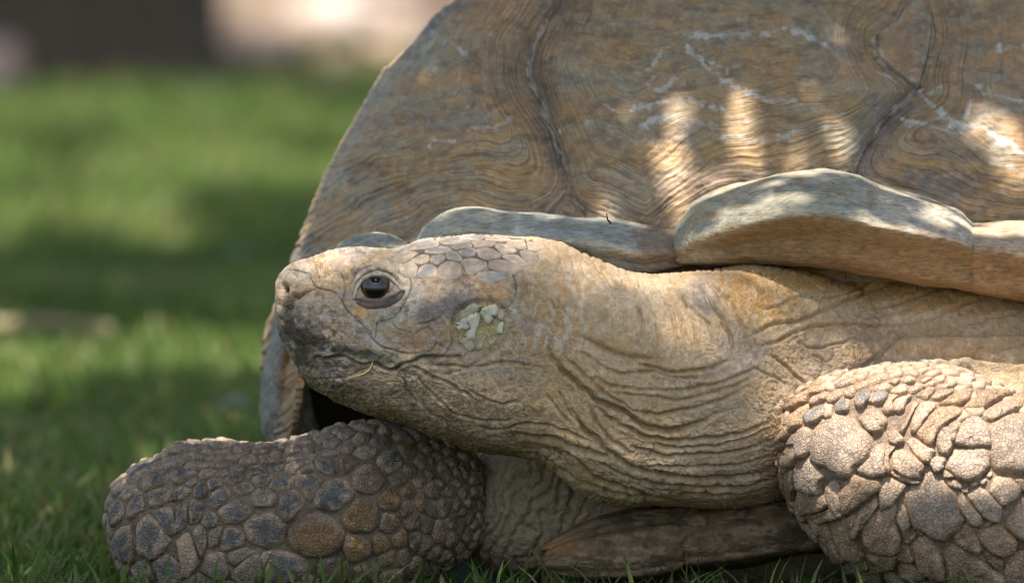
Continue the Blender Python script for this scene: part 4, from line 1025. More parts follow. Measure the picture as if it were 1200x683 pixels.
borders = {0: [SEAM_A, SEAM_A1, RIM_L], 1: [SEAM_A, SEAM_A2, SEAM_B1, SEAM_B3, RIM_M], 2: [SEAM_B2, SEAM_B3, RIM_R], 3: [SEAM_B1, SEAM_B2], 4: [SEAM_A1, SEAM_A2, [(622,262),(702,264)]], 5: [SEAM_D], 6: [SEAM_D]}
wq = 9 * fbm(px / 75, py / 75, o=2, s=111) + 1.5 * fbm(px / 22, py / 22, o=2, s=112)
ring = np.zeros(len(F)); seamd = np.full(len(F), 300.0)
for L_, bl in borders.items():
    m = lab == L_
    if not m.any(): continue
    acc = np.zeros(m.sum())
    for b in bl:
        d, _, _ = poly_dist(px[m], py[m], smooth_line(b, 5), pad=700)
        isrim = any(b is r for r in (RIM_L, RIM_M, RIM_R))
        acc += np.exp(-d * (1.0 if isrim else 2.0) / 14.0)
        if not isrim and b is not SEAM_B1 and b is not SEAM_B2: seamd[m] = np.minimum(seamd[m], d)
    ring[m] = -14.0 * np.log(acc + 1e-30)
ring = ring + wq
ring[(lab == 3) | (lab == 5)] += 120
amp = sstep(130, 20, ring) * 0.85 + 0.12
disp = 1.0 * amp * np.sin(2 * math.pi * (ring + 1.2 * fbm(px / 30, py / 30, o=2, s=113)) / 7.5) + 0.9 * amp * np.sin(2 * math.pi * ring / 4.3 + 4 * fbm(px / 24, py / 24, o=2, s=114)) * (0.5 + 0.5 * noise(px / 20, py / 20, s=118))
disp += 2.6 * fbm(px / 45, py / 45, pq / 45, o=3, s=115)
disp += 7 * sstep(0, 90, ring) - 3.5
disp += 0.8 * fbm(px / 9, py / 5, o=3, s=116)
sd_ = (np.exp(-(seamd / 3.2) ** 2) * np.clip(0.5 + 0.5 * fbm(px / 14, py / 14, o=2, s=126), 0.15, 0.9))[:, None]
sw = seamd + 2.0 * fbm(px / 12, py / 12, o=2, s=119)
disp -= 4.5 * np.exp(-(sw / 5.0) ** 2)
disp -= 3.0 * np.exp(-(sw / 16.0) ** 2)
G = F + Nf * disp[:, None]
c = np.tile(np.array([0.29, 0.195, 0.095]), (len(F), 1))
BR, GR, BL, DK, PK = (0.31, 0.18, 0.07), (0.25, 0.23, 0.16), (0.20, 0.20, 0.19), (0.11, 0.085, 0.075), (0.34, 0.20, 0.11)
paint(c, px, py, [(430,140,60,60,-50,GR,.8),(400,210,50,70,-60,GR,.8),(350,320,40,90,-70,(0.17,0.16,0.15),.8),(500,55,50,40,-40,GR,.8),(560,40,50,40,0,BR,.8),(460,150,70,16,10,BR,.7),(480,200,80,14,5,BR,.6),(540,140,60,12,-10,(0.20,0.19,0.17),.7),(430,195,60,10,10,(0.22,0.13,0.065),.7),(570,110,50,26,0,PK,.6),(600,60,24,60,10,PK,.6),
    (520,240,150,30,0,(0.21,0.16,0.115),.6),(630,110,16,100,-12,DK,.75),(652,185,14,50,-14,DK,.75),(645,5,22,18,0,(0.07,0.06,0.055),.9),(665,60,22,60,-10,(0.26,0.20,0.13),.6),(690,130,24,80,-20,(0.25,0.16,0.09),.6),(700,60,30,40,0,(0.28,0.24,0.16),.5),
    (760,60,80,50,0,BR,.7),(880,60,110,50,0,(0.30,0.185,0.09),.7),(770,120,60,40,0,(0.26,0.20,0.14),.7),(800,95,80,30,0,GR,.6),(930,110,60,50,0,BR,.6),(1000,80,50,40,0,(0.30,0.19,0.10),.6),(1045,140,32,50,35,(0.14,0.11,0.10),.85),(1015,185,20,30,30,(0.12,0.10,0.10),.8),(1070,50,24,60,0,(0.27,0.165,0.10),.8),(1110,40,26,70,10,(0.22,0.16,0.11),.7),(1150,70,60,60,0,(0.32,0.18,0.08),.7),(1140,150,80,40,0,(0.27,0.18,0.115),.6),(1120,220,80,24,10,(0.13,0.115,0.115),.8),
    (820,215,160,30,0,(0.27,0.20,0.16),.6),(662,245,30,20,0,(0.15,0.10,0.08),.8),(720,250,40,16,0,(0.16,0.13,0.115),.6),(500,25,40,16,-38,(0.075,0.06,0.05),.85)], s=121, rag=0.8)
n = fbm(px / 45, py / 26, o=5, s=122)
f = (sstep(0.1, 0.7, n) * 0.5)[:, None]; c = c * (1 - f) + np.array([0.26, 0.24, 0.17]) * f
n = fbm(px / 55 + 3, py / 34, o=5, s=127)
f = (sstep(0.1, 0.6, n) * 0.5)[:, None]; c = c * (1 - f) + np.array([0.36, 0.215, 0.10]) * f
n = fbm(px / 60 + 8, py / 30, o=5, s=128)
f = (sstep(0.15, 0.6, n) * 0.5)[:, None]; c = c * (1 - f) + np.array([0.19, 0.18, 0.145]) * f
n = fbm(px / 18 + 5, py / 7, o=5, s=124)
f = (sstep(0.1, 0.8, n) * 0.55)[:, None]; c = c * (1 - f) + np.array([0.15, 0.10, 0.065]) * f
n = fbm(px / 5, py / 3, o=3, s=125)
f = (sstep(0.3, 0.9, n) * 0.35)[:, None]; c = c * (1 - f) + np.array([0.40, 0.33, 0.25]) * f
n = fbm(px / 26, py / 12, o=4, s=123)
f = (sstep(0.2, 0.8, n) * 0.3)[:, None]; c = c * (1 - f) + np.array([0.36, 0.21, 0.095]) * f
SCR = [([(795,45),(825,75),(840,90),(881,112),(907,120),(956,127),(986,135)],3.2),([(802,45),(840,44),(881,43),(930,36),(952,45)],3.4),([(964,45),(982,67),(1020,82),(1042,90),(1070,96)],3.2),([(780,58),(761,81)],2.4),([(769,109),(791,94)],2.4),([(754,101),(768,90)],2.0),([(740,128),(770,124),(799,120),(844,129)],3.0),([(754,155),(756,145),(772,141),(795,142),(835,150)],3.0),([(847,161),(880,165),(907,163),(945,150),(990,148)],2.8),
 ([(1080,109),(1095,125),(1106,139),(1125,154)],2.8),([(1084,107),(1115,104),(1140,101),(1162,112),(1196,120)],2.6),([(1132,135),(1138,120),(1144,103)],2.6),([(1057,142),(1087,150),(1121,156)],2.4),([(1102,139),(1147,150),(1175,165),(1198,182)],4.0),([(1166,191),(1182,197),(1200,203)],3.0),([(507,41),(522,49),(545,66)],3.0),([(650,152),(668,148),(684,139)],2.6),([(687,132),(689,150),(705,154),(725,154)],2.6),([(504,171),(512,165),(540,168)],2.2),([(600,142),(580,150),(560,155)],2.0),([(706,123),(720,132),(722,138)],2.6),([(1170,60),(1200,58)],2.4),([(830,70),(860,90),(845,100)],2.0)]
wb = (np.exp(-(seamd / 20.0) ** 2) * 0.4)[:, None]; c = c * (1 - wb) + np.array([0.14, 0.105, 0.085]) * wb
c = c * (1 - sd_) + np.array([0.075, 0.06, 0.055]) * sd_
for pts, wd in SCR:
    d, _, a_ = poly_dist(px + 2.5 * fbm(px / 10, py / 10, o=2, s=131), py + 2.5 * fbm(px / 10, py / 10, o=2, s=132), smooth_line(pts, 5), pad=25)
    n = fbm(px / 6, py / 6, o=3, s=133)
    f = (sstep(wd * 1.3, wd * 0.1, d + 3.4 * n) * 0.8 * np.clip(0.85 + 0.8 * fbm(px / 22, py / 22, o=2, s=137), 0.15, 1.1))[:, None]; c = c * (1 - f) + np.array([0.42, 0.41, 0.37]) * f
for pts in (SEAM_A[2:], SEAM_A1, SEAM_A2, SEAM_B1, SEAM_B2, SEAM_B3):
    d, _, _ = poly_dist(px + 3 * fbm(px / 9, py / 9, o=2, s=134), py, smooth_line(pts, 5), pad=25)
    n = fbm(px / 10, py / 16, o=3, s=135)
    f = (sstep(3.0, 0.2, d + 1.5 * n) * 0.6)[:, None]; c = c * (1 - f) + np.array([0.42, 0.38, 0.33]) * f
faces = grid_faces(nu, nv, wrap=False)
fc = F[faces].mean(1)
rim_y = np.interp(fc[:, 0], [300, 338, 345, 375, 405, 430, 560, 640, 700, 760, 800, 860, 1260, 1400, 1480, 1560, 1620], [900, 900, 440, 352, 300, 292, 300, 310, 318, 330, 330, 330, 330, 375, 415, 455, 500])
ffront = front[faces].all(1)
keep = ~(ffront & (fc[:, 1] > rim_y))
flab = lab[faces[:, 0]]
scute_label = {0: 'left side scute with wavy horizontal growth lines', 1: 'front middle scute crossed by pale scratches', 2: 'right side scute with curved growth lines', 3: 'narrow scute between two pale cracks', 4: 'small dark triangular scute above the rim', 5: 'dark weathered scute on the far edge', 6: None}
GW = W(G) - BASE
for L_ in range(7):
    fs = faces[keep & (flab == L_)]
    if not len(fs): continue
    u, inv = np.unique(fs, return_inverse=True)
    inv = inv.reshape(-1, 4)
    # thickness: drop a skirt under the open edges so the plate has a real border
    e = np.concatenate([inv[:, [0, 1]], inv[:, [1, 2]], inv[:, [2, 3]], inv[:, [3, 0]]])
    es = np.sort(e, 1); key_ = es[:, 0].astype(np.int64) * len(u) + es[:, 1]
    uq, ix, ct = np.unique(key_, return_index=True, return_counts=True)
    be = e[ix[ct == 1]]
    V = GW[u]; Nw = Nf[u] * np.array([1, -1, -1])  # grid y is down
    bv_ = np.unique(be); low = W(G[u][bv_] - Nf[u][bv_] * 9.0) - BASE
    mp_ = np.full(len(u), -1); mp_[bv_] = len(u) + np.arange(len(bv_))
    sk = np.stack([be[:, 1], be[:, 0], mp_[be[:, 0]], mp_[be[:, 1]]], -1)
    cc = np.vstack([c[u], c[u][bv_]]); rr_ = np.concatenate([ring[u], ring[u][bv_]])
    o = link('scute', new_mesh('scute', np.vstack([V, low]), [inv, sk], M_SCUTE, {'Col': cc, 'ring': rr_}), shell)
    if scute_label[L_]: o['label'] = scute_label[L_]
# inner dome (bone) under the scutes, closed at the back
al2 = np.linspace(math.radians(-180), math.radians(180), 121)[:-1]; yy2 = np.linspace(-93, 528, 60)
A2, Y2 = np.meshgrid(al2, yy2); P2 = shell_pt(A2, Y2)
ctr_ = np.array([SX, 300, SQ]); fr2 = np.cos(A2) > -0.42
P2 = ctr_ + (P2 - ctr_) * np.where(fr2, 0.955, 1.0)[..., None]
V2 = P2.reshape(-1, 3); F2 = grid_faces(60, 120)
fc2 = V2[F2].mean(1)
ry2 = np.interp(fc2[:, 0], [300, 345, 375, 405, 430, 560, 760, 1400], [440, 420, 345, 290, 285, 285, 320, 320])
k2 = ~((fc2[:, 2] < SQ + 60) & (fc2[:, 1] > ry2))
c2 = np.tile(np.array([0.20, 0.14, 0.09]), (len(V2), 1))
link('carapace', new_mesh('carapace', W(V2) - BASE, F2[k2], M_SCUTE, {'Col': c2, 'ring': V2[:, 1]}), shell)

def section_loft(stations, nu, nv, ex_ends=True):
    """stations: each K control points (x,y,q) round the section; spline both ways"""
    S = np.array(stations, float)
    ns, K = S.shape[:2]
    a = smooth_line(S.reshape(ns, -1), 12)
    idx = np.linspace(0, len(a) - 1, nu); i0 = np.clip(idx.astype(int), 0, len(a) - 2); fr = (idx - i0)[:, None]
    a = (a[i0] * (1 - fr) + a[i0 + 1] * fr).reshape(nu, K, 3)
    t = np.linspace(0, K, nv, endpoint=False); i = t.astype(int); f = (t - i)[None, :, None]
    p0, p1, p2, p3 = a[:, (i - 1) % K], a[:, i % K], a[:, (i + 1) % K], a[:, (i + 2) % K]
    return 0.5 * (2*p1 + (p2-p0)*f + (2*p0-5*p1+4*p2-p3)*f*f + (3*p1-p0-3*p2+p3)*f**3)

RIMS = []
def rim_part(name, st, nu, nv, colf, amp=1.0, mat=None, label=None, parent=None):
    P = section_loft(st, nu, nv)
    N = grid_normals(P)
    ctr = P.mean(1, keepdims=True)
    if ((P - ctr) * N).sum(-1).mean() < 0: N = -N
    F = P.reshape(-1, 3)
    d = amp * (fbm(F[:, 0] / 26, F[:, 1] / 11, F[:, 2] / 12, o=5, s=141) * 0.9 + 2.0 * fbm(F[:, 0] / 45, F[:, 1] / 45, F[:, 2] / 45, o=2, s=142))
    G = F + N.reshape(-1, 3) * d[:, None]
    RIMS.append(P)
    V, Q, T = close_ends(G.reshape(P.shape))
    c = colf(V)
    o = link(name, new_mesh(name, W(V) - BASE, [Q, T], mat or M_RIM, {'Col': c}), parent or shell)
    if label: o['label'] = label
    return o

def rim_station(x, top, lip, bot, qt, ql, qb, back=70):
    """wedge section: back top, top edge, brow, lip, under, bottom edge, back bottom"""
    return [(x, top + 6, qt + back), (x, top, qt), (x, top * .55 + lip * .45 - 3, qt * .5 + ql * .5), (x, lip, ql), (x, lip * .5 + bot * .5 + 1, ql * .45 + qb * .55), (x, bot, qb), (x, bot - 4, qb + back)]

def shrink(st, f, dx):
    S = np.array(st, float); c = S.mean(0)
    S = c + (S - c) * f; S[:, 0] = st[0][0] + dx
    return [tuple(p) for p in S]

MR = [rim_station(795, 262, 290, 309, 100, 48, 70), rim_station(817, 236, 279, 309, 96, 20, 56), rim_station(855, 221, 266, 308, 92, -10, 48), rim_station(912, 207, 252, 307, 88, -34, 40), rim_station(962, 202, 249, 309, 86, -42, 36), rim_station(1001, 208, 257, 315, 86, -42, 36),
      rim_station(1031, 221, 265, 320, 88, -38, 38), rim_station(1073, 232, 272, 327, 94, -26, 44), rim_station(1116, 247, 280, 335, 102, -10, 54), rim_station(1138, 262, 288, 339, 108, 2, 62)]
MR = [shrink(MR[0], .55, -7)] + MR + [shrink(MR[-1], .8, 3)]
def col_mr(V):
    px, py, q = V.T
    c = np.tile(np.array([0.33, 0.22, 0.125]), (len(V), 1))
    lip = np.interp(px, [795, 855, 912, 962, 1001, 1066, 1123], [292, 264, 252, 249, 258, 272, 281])
    up = sstep(7, -6, py - lip + 4 * fbm(px / 12, py / 12, o=3, s=151))
    g = np.array([0.35, 0.325, 0.245]); g2 = np.array([0.45, 0.39, 0.31])
    k_ = sstep(1000, 1060, px)[:, None]; gg = g * (1 - k_) + g2 * k_
    c = c * (1 - up[:, None]) + gg * up[:, None]
    left = sstep(870, 805, px)[:, None] * 0.6; c = c * (1 - left) + np.array([0.24, 0.23, 0.18]) * left
    n = fbm(px / 30, py / 6, o=4, s=152)
    f = (up * sstep(0.1, 0.7, n) * 0.55)[:, None]; c = c * (1 - f) + np.array([0.17, 0.185, 0.17]) * f
    n = fbm(px / 14, py / 14, o=4, s=153)
    f = (sstep(0.2, 0.8, n) * 0.4)[:, None]; c = c * (1 - f) + np.array([0.28, 0.18, 0.07]) * f
    return c
rim_part('marginal_scute', MR, 420, 150, col_mr, 1.0, label='broad grey-green rim plate with a tan underside')

MR2 = [rim_station(1142, 264, 290, 340, 108, 8, 64), rim_station(1160, 264, 292, 343, 108, 8, 66), rim_station(1200, 261, 300, 349, 112, 14, 74), rim_station(1260, 266, 312, 360, 125, 30, 92), rim_station(1330, 285, 330, 378, 160, 70, 130), rim_station(1390, 318, 352, 400, 210, 140, 190), rim_station(1470, 360, 392, 432, 290, 225, 270), rim_station(1545, 408, 436, 468, 370, 315, 350), rim_station(1605, 455, 478, 500, 450, 410, 440)]
MR2 = [shrink(MR2[0], .86, -16), shrink(MR2[0], .95, -8)] + MR2
def col_tan(V):
    px, py, q = V.T
    c = np.tile(np.array([0.34, 0.215, 0.12]), (len(V), 1))
    up = sstep(300, 285, py + 5 * fbm(px / 12, py / 12, o=3, s=161))[:, None]
    c = c * (1 - up) + np.array([0.42, 0.31, 0.21]) * up
    return c * (1 + 0.2 * fbm(px / 10, py / 10, o=4, s=162))[:, None]
rim_part('marginal_scute', MR2, 260, 100, col_tan, 1.0, label='pale tan rim plate at the right edge')

ML = [rim_station(492, 272, 285, 300, 165, 140, 150, 40), rim_station(500, 262, 280, 305, 160, 125, 140, 50), rim_station(524, 248, 272, 306, 150, 108, 128, 60), rim_station(557, 244.5, 270, 306, 142, 94, 118, 60), rim_station(605, 250, 276, 308, 134, 80, 105), rim_station(648, 252, 279, 312, 126, 68, 95), rim_station(689, 256, 284, 317, 118, 58, 86),
      rim_station(729, 259, 290, 320, 110, 50, 76), rim_station(755, 264, 295, 320, 106, 48, 72), rim_station(778, 268, 294, 316, 104, 50, 72)]
ML = [shrink(ML[0], .5, -4)] + ML + [rim_station(795, 270, 295, 314, 112, 62, 80), rim_station(815, 274, 296, 312, 118, 80, 92)]
def col_ml(V):
    px, py, q = V.T
    c = np.tile(np.array([0.31, 0.305, 0.245]), (len(V), 1))
    n = fbm(px / 36, py / 5, o=4, s=171)
    m = sstep(600, 660, px) * sstep(765, 735, px)
    f = (m * sstep(-0.2, 0.5, n) * 0.75)[:, None]; c = c * (1 - f) + np.array([0.12, 0.14, 0.16]) * f
    f = (sstep(0.2, 0.7, n) * 0.4)[:, None]; c = c * (1 - f) + np.array([0.42, 0.43, 0.38]) * f
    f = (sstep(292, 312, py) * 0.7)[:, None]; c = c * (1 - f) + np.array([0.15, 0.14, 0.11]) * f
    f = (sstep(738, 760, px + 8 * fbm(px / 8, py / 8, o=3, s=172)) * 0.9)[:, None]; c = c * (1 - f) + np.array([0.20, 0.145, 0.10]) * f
    d, _, _ = poly_dist(px, py, [(610, 248), (606, 262), (608, 280)], pad=20)
    f = (np.exp(-(d / 2.0) ** 2) * 0.6)[:, None]; c = c * (1 - f) + np.array([0.45, 0.44, 0.40]) * f
    return c
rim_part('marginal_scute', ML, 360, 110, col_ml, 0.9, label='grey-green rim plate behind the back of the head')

MN = [rim_station(398, 285, 298, 310, 230, 200, 215, 40), rim_station(412, 278, 292, 312, 220, 185, 205, 40), rim_station(435, 274, 290, 312, 205, 170, 190, 40), rim_station(458, 276, 290, 312, 190, 158, 178, 40), rim_station(476, 282, 294, 312, 180, 155, 170, 40), rim_station(484, 290, 298, 308, 178, 160, 172, 30)]
MN = [shrink(MN[0], .5, -5)] + MN
rim_part('marginal_scute', MN, 110, 70, lambda V: np.array([0.27, 0.265, 0.22]) * (1 + 0.3 * fbm(V[:, 0] / 8, V[:, 1] / 8, o=3, s=181))[:, None], 1.3, label='small grey rim bump seen over the brow')

# flared rim on the far side, running down beside the snout
def side_st(xo, xi, y, qo, qi):
    return [(xo, y, qo + 40), (xo, y, qo), (xo * .6 + xi * .4, y, qi - 12), (xi, y, qi), (xi + 14, y, qi + 25), (xi + 16, y, qi + 60), (xo * .3 + xi * .7, y, qo + 60)]
MS = [side_st(352, 396, 300, 320, 270), side_st(338, 378, 335, 350, 300), side_st(324, 362, 375, 375, 325), side_st(314, 350, 410, 395, 345), side_st(307.5, 345, 450, 410, 360), side_st(308, 350, 490, 420, 372), side_st(316, 362, 520, 428, 385), side_st(330, 368, 540, 435, 400)]
def col_ms(V):
    px, py, q = V.T
    e = px - np.interp(py, [300, 375, 450, 540], [352, 324, 307, 318])
    c = np.tile(np.array([0.20, 0.19, 0.165]), (len(V), 1))
    f = (sstep(15, 22, e + 4 * fbm(px / 9, py / 14, o=3, s=191)) * sstep(470, 445, py))[:, None]; c = c * (1 - f) + np.array([0.34, 0.20, 0.10]) * f
    f = (sstep(26, 34, e) * sstep(425, 440, py))[:, None]; c = c * (1 - f) + np.array([0.25, 0.25, 0.215]) * f
    return c * (1 + 0.35 * fbm(px / 6, py / 9, o=4, s=192))[:, None]
rim_part('marginal_scute', MS, 220, 90, col_ms, 1.0, label='flared rim plate hanging down beside the snout')

# lower shell under the neck
def pl_st(x, top, bot, qf, depth=170):
    m = (top + bot) / 2
    return [(x, top - 4, qf + depth), (x, top, qf + 26), (x, top * .7 + bot * .3, qf + 5), (x, m + 2, qf), (x, bot * .8 + top * .2, qf + 6), (x, bot, qf + 28), (x, bot + 2, qf + depth)]
PA = [pl_st(636, 652, 668, 66), pl_st(645, 642, 674, 52), pl_st(670, 632, 678, 42), pl_st(710, 624, 680, 34), pl_st(750, 618, 677, 32), pl_st(785, 612, 672, 36), pl_st(800, 612, 668, 44)]
PA = [shrink(PA[0], .6, -6)] + PA
def col_pl(V):
    px, py, q = V.T
    c = np.array([0.125, 0.088, 0.052]) * (1 + 0.5 * fbm(px / 30, py / 16, o=5, s=201))[:, None]
    n = fbm(px / 9, py / 9, o=4, s=202)
    f = (sstep(0.1, 0.7, n) * 0.6)[:, None]; c = c * (1 - f) + np.array([0.05, 0.037, 0.024]) * f
    n = fbm(px / 22, py / 6, o=4, s=203)
    f = (sstep(0.3, 0.8, n) * 0.6)[:, None]; c = c * (1 - f) + np.array([0.26, 0.19, 0.12]) * f
    f = (sstep(700, 650, px) * sstep(660, 640, py) * 0.7)[:, None]
    return c * (1 - f) + np.array([0.30, 0.16, 0.07]) * f
rim_part('plastron_plate', PA, 180, 90, col_pl, 0.8, M_PLAST, 'blunt projecting plate of the lower shell')
PB = [pl_st(790, 606, 662, 52), pl_st(810, 600, 664, 42), pl_st(860, 590, 660, 36), pl_st(910, 584, 650, 36), pl_st(960, 580, 645, 40), pl_st(1030, 580, 650, 60), pl_st(1100, 590, 660, 90)]
rim_part('plastron_plate', [shrink(PB[0], .7, -6)] + PB, 200, 90, col_pl, 0.8, M_PLAST, 'long shaded plate of the lower shell')
PC = [pl_st(640, 636, 646, 80), pl_st(680, 614, 640, 62), pl_st(720, 602, 630, 54), pl_st(780, 592, 622, 56), pl_st(830, 590, 612, 66)]
rim_part('plastron_plate', [shrink(PC[0], .5, -8)] + PC, 120, 60, col_pl, 0.8, M_PLAST, 'upper ledge of the lower shell under the neck')

# ------------------------------------------------------------------ ground, soil, grass
def sheet(name, x0, x1, y0, y1, n, z, mat, amp=0.0):
    xs, ys = np.linspace(x0, x1, n), np.linspace(y0, y1, n)
    X, Y = np.meshgrid(xs, ys)
    Z = z + amp * fbm(X * 1.3, Y * 1.3, o=3, s=211)
    V = np.stack([X, Y, Z], -1).reshape(-1, 3)
    o = link(name, new_mesh(name, V, grid_faces(n, n, wrap=False), mat)); o['kind'] = 'structure'
    return o
k = NT('lawn_soil')
tc = k.n('TexCoord').outputs['Object']
n1 = k.n('TexNoise', i_Scale=14.0, i_Detail=8.0); k.l(tc, n1.inputs['Vector'])
k.l(k.ramp(n1.outputs['Fac'], [(0.3, (0.014, 0.026, 0.007)), (0.55, (0.03, 0.055, 0.012)), (0.75, (0.05, 0.07, 0.018))]), k.b.inputs['Base Color'])
k.b.inputs['Roughness'].default_value = 0.95
M_LAWN = k.m
sheet('ground', -150, 150, -60, 300, 120, -0.012, M_LAWN)
M_SOIL = plain_material('dry_soil', (0.15, 0.11, 0.075), 0.95, 9.0, 0.5, 0.6, 0.03)
Y_SOIL = float(ground_at(np.array(600.0), np.array(96.0))[1])
sheet('soil', -20, 20, Y_SOIL + 0.1, Y_SOIL + 40, 90, -0.004, M_SOIL, 0.004)

def blades(x, y, h, w, lean, seedv):
    n = len(x); r = np.random.default_rng(seedv)
    a = r.uniform(0, 2 * math.pi, n); t = r.uniform(0, 2 * math.pi, n)
    dx, dy = np.cos(a), np.sin(a); wx, wy = -np.sin(t) * w / 2, np.cos(t) * w / 2
    V = np.empty((n, 7, 3))
    for i, (f, ww) in enumerate(((0, 1.0), (0.4, 0.85), (0.75, 0.55))):
        b = lean * f * f
        V[:, 2*i] = np.stack([x + dx * b * h + wx * ww, y + dy * b * h + wy * ww, h * (f - 0.25 * lean * f * f)], -1)
        V[:, 2*i+1] = np.stack([x + dx * b * h - wx * ww, y + dy * b * h - wy * ww, h * (f - 0.25 * lean * f * f)], -1)
    V[:, 6] = np.stack([x + dx * lean * h, y + dy * lean * h, h * (1 - 0.25 * lean)], -1)
    V[:, :2, 2] = -0.012
    o = np.arange(n)[:, None] * 7
    Q = np.concatenate([o + [0, 1, 3, 2], o + [2, 3, 5, 4]]); T = o + [4, 5, 6]
    g = r.uniform(0, 1, n)
    c = np.stack([0.07 + 0.07 * g, 0.135 + 0.08 * g, 0.022 + 0.016 * g], -1)
    patch = fbm(x * 2.2, y * 2.2, o=3, s=221)
    dry = (r.uniform(0, 1, n) < 0.09 + 0.30 * np.clip(patch, 0, 1))
    c[dry] = np.stack([0.20 + 0.08 * g, 0.17 + 0.06 * g, 0.07 + 0.03 * g], -1)[dry]
    c *= (1 + 0.25 * patch)[:, None]
    return V.reshape(-1, 3), Q, T, np.repeat(c, 7, 0)
def inside_tortoise(x, y):
    # footprint of shell and legs: no grass grows through them
    qx = (x - BASE[0]) / 0.235; qy = (y - (BASE[1] + 0.16)) / 0.24
    return qx * qx + qy * qy < 1
N1 = 225000
Zmax = Y_SOIL - CAM[1] + 1.2
gz_ = 1 / (rng.uniform(0, 1, N1) * (1 / 3.2 - 1 / Zmax) + 1 / Zmax)
gy = CAM[1] + gz_
gx = np.where(rng.uniform(0, 1, N1) < 0.62, rng.uniform(-1, 1, N1) * (0.25 + 0.10 * gz_), rng.uniform(-1, 1, N1) * (0.9 + 0.30 * gz_))
ok = (gy < Y_SOIL + 1.0 * rng.uniform(0, 1, N1) ** 2 + 0.7 * fbm(gx * 3, gy * 1.2, o=2, s=223) * (gx > -0.6)) & ~inside_tortoise(gx, gy)
gx, gy = gx[ok], gy[ok]
gh = np.where(gy < BASE[1] - 0.02, rng.uniform(0.010, 0.026, len(gx)) + 0.022 * (rng.uniform(0, 1, len(gx)) < 0.06), rng.uniform(0.010, 0.028, len(gx)) * (1 + 0.9 * np.clip(fbm(gx * 3, gy * 3, o=2, s=222), -0.3, 1))) * (1 + 2.4 * sstep(Y_SOIL - 0.6, Y_SOIL + 0.3, gy) * np.clip(0.4 + fbm(gx * 5, gy * 0.8, o=2, s=224), 0, 1.3)) * (1 + 0.5 * sstep(6, 11, gy - CAM[1]))
b1_ = blades(gx, gy, gh, rng.uniform(0.0022, 0.004, len(gx)) * ((gy - CAM[1]) / 4) ** 0.8, rng.uniform(0.1, 0.9, len(gx)), 5)
k = NT('grass_blade')
at = k.n('Attribute', attribute_name='Col').outputs['Color']
k.l(at, k.b.inputs['Base Color']); k.b.inputs['Roughness'].default_value = 0.5
tr = k.n('BsdfTranslucent'); k.l(at, tr.inputs['Color'])
mx = k.n('MixShader', i_0=0.45); k.l(k.b.outputs[0], mx.inputs[1]); k.l(tr.outputs[0], mx.inputs[2])
k.l(mx.outputs[0], k.t.nodes['Material Output'].inputs['Surface'])
M_GRASS = k.m
g = link('grass', new_mesh('grass', b1_[0], [b1_[1], b1_[2]], M_GRASS, {'Col': b1_[3]})); tag(g, 'short green lawn grass around the tortoise and behind it', kind='stuff')

# ------------------------------------------------------------------ background: rocks, trunk, stick, leaf
def rock(x, y, rx, ry, col, label, sd, lift=0.0, mat_var=0.35):
    g0 = ground_at(np.array(float(x)), np.array(float(y + ry)))
    sc = (np.linalg.norm(g0 - CAM)) / FPX
    G = sphere_grid(26, 36)
    V = G.reshape(-1, 3)[:, [0, 2, 1]]
    n = fbm(V[:, 0] * 1.6 + sd, V[:, 1] * 1.6, V[:, 2] * 1.6, o=4, s=sd)
    V = V * (1 + 0.22 * n)[:, None]
    V = np.sign(V) * np.abs(V) ** 0.85
    V = V * np.array([rx * sc, rx * sc * 0.8, ry * sc * 1.05])
    Vc, Q, T = close_ends(V.reshape(26, 36, 3))
    o = link('rock', new_mesh('rock', Vc, [Q, T], plain_material('rock_stone', col, 0.9, 14.0, mat_var, 0.6, 0.02)))
    o.location = (g0[0], g0[1] + rx * sc * 0.6, ry * sc * 0.75 + lift)
    tag(o, label, 'rock', 'blurred rocks behind the lawn')
    return o
rock(395, 22, 62, 30, (0.46, 0.40, 0.36), 'widest pale whitish rock beside the shell top', 3)
rock(300, 62, 55, 26, (0.42, 0.31, 0.26), 'pinkish rock next to the tree trunk', 5)
rock(450, 58, 34, 20, (0.34, 0.25, 0.19), 'small tan rock between the white rock and the shell', 7)
rock(395, 92, 26, 14, (0.24, 0.20, 0.13), 'lowest small rock at the edge of the grass', 9)
rock(320, 92, 20, 12, (0.42, 0.27, 0.18), 'small reddish stone in front of the pinkish rock', 11)
rock(-4, 74, 32, 36, (0.42, 0.30, 0.26), 'pink rock at the far left edge', 13)
rock(345, 36, 40, 22, (0.22, 0.165, 0.125), 'brown rock half hidden behind the pinkish rock', 21)
rock(455, 24, 40, 24, (0.36, 0.29, 0.25), 'grey tan rock just right of the white rock', 23)
rock(262, 30, 30, 24, (0.12, 0.09, 0.07), 'dark rock against the right side of the trunk', 25)
rock(500, -12, 60, 30, (0.16, 0.12, 0.10), 'dark brown rock behind the white rock', 15)

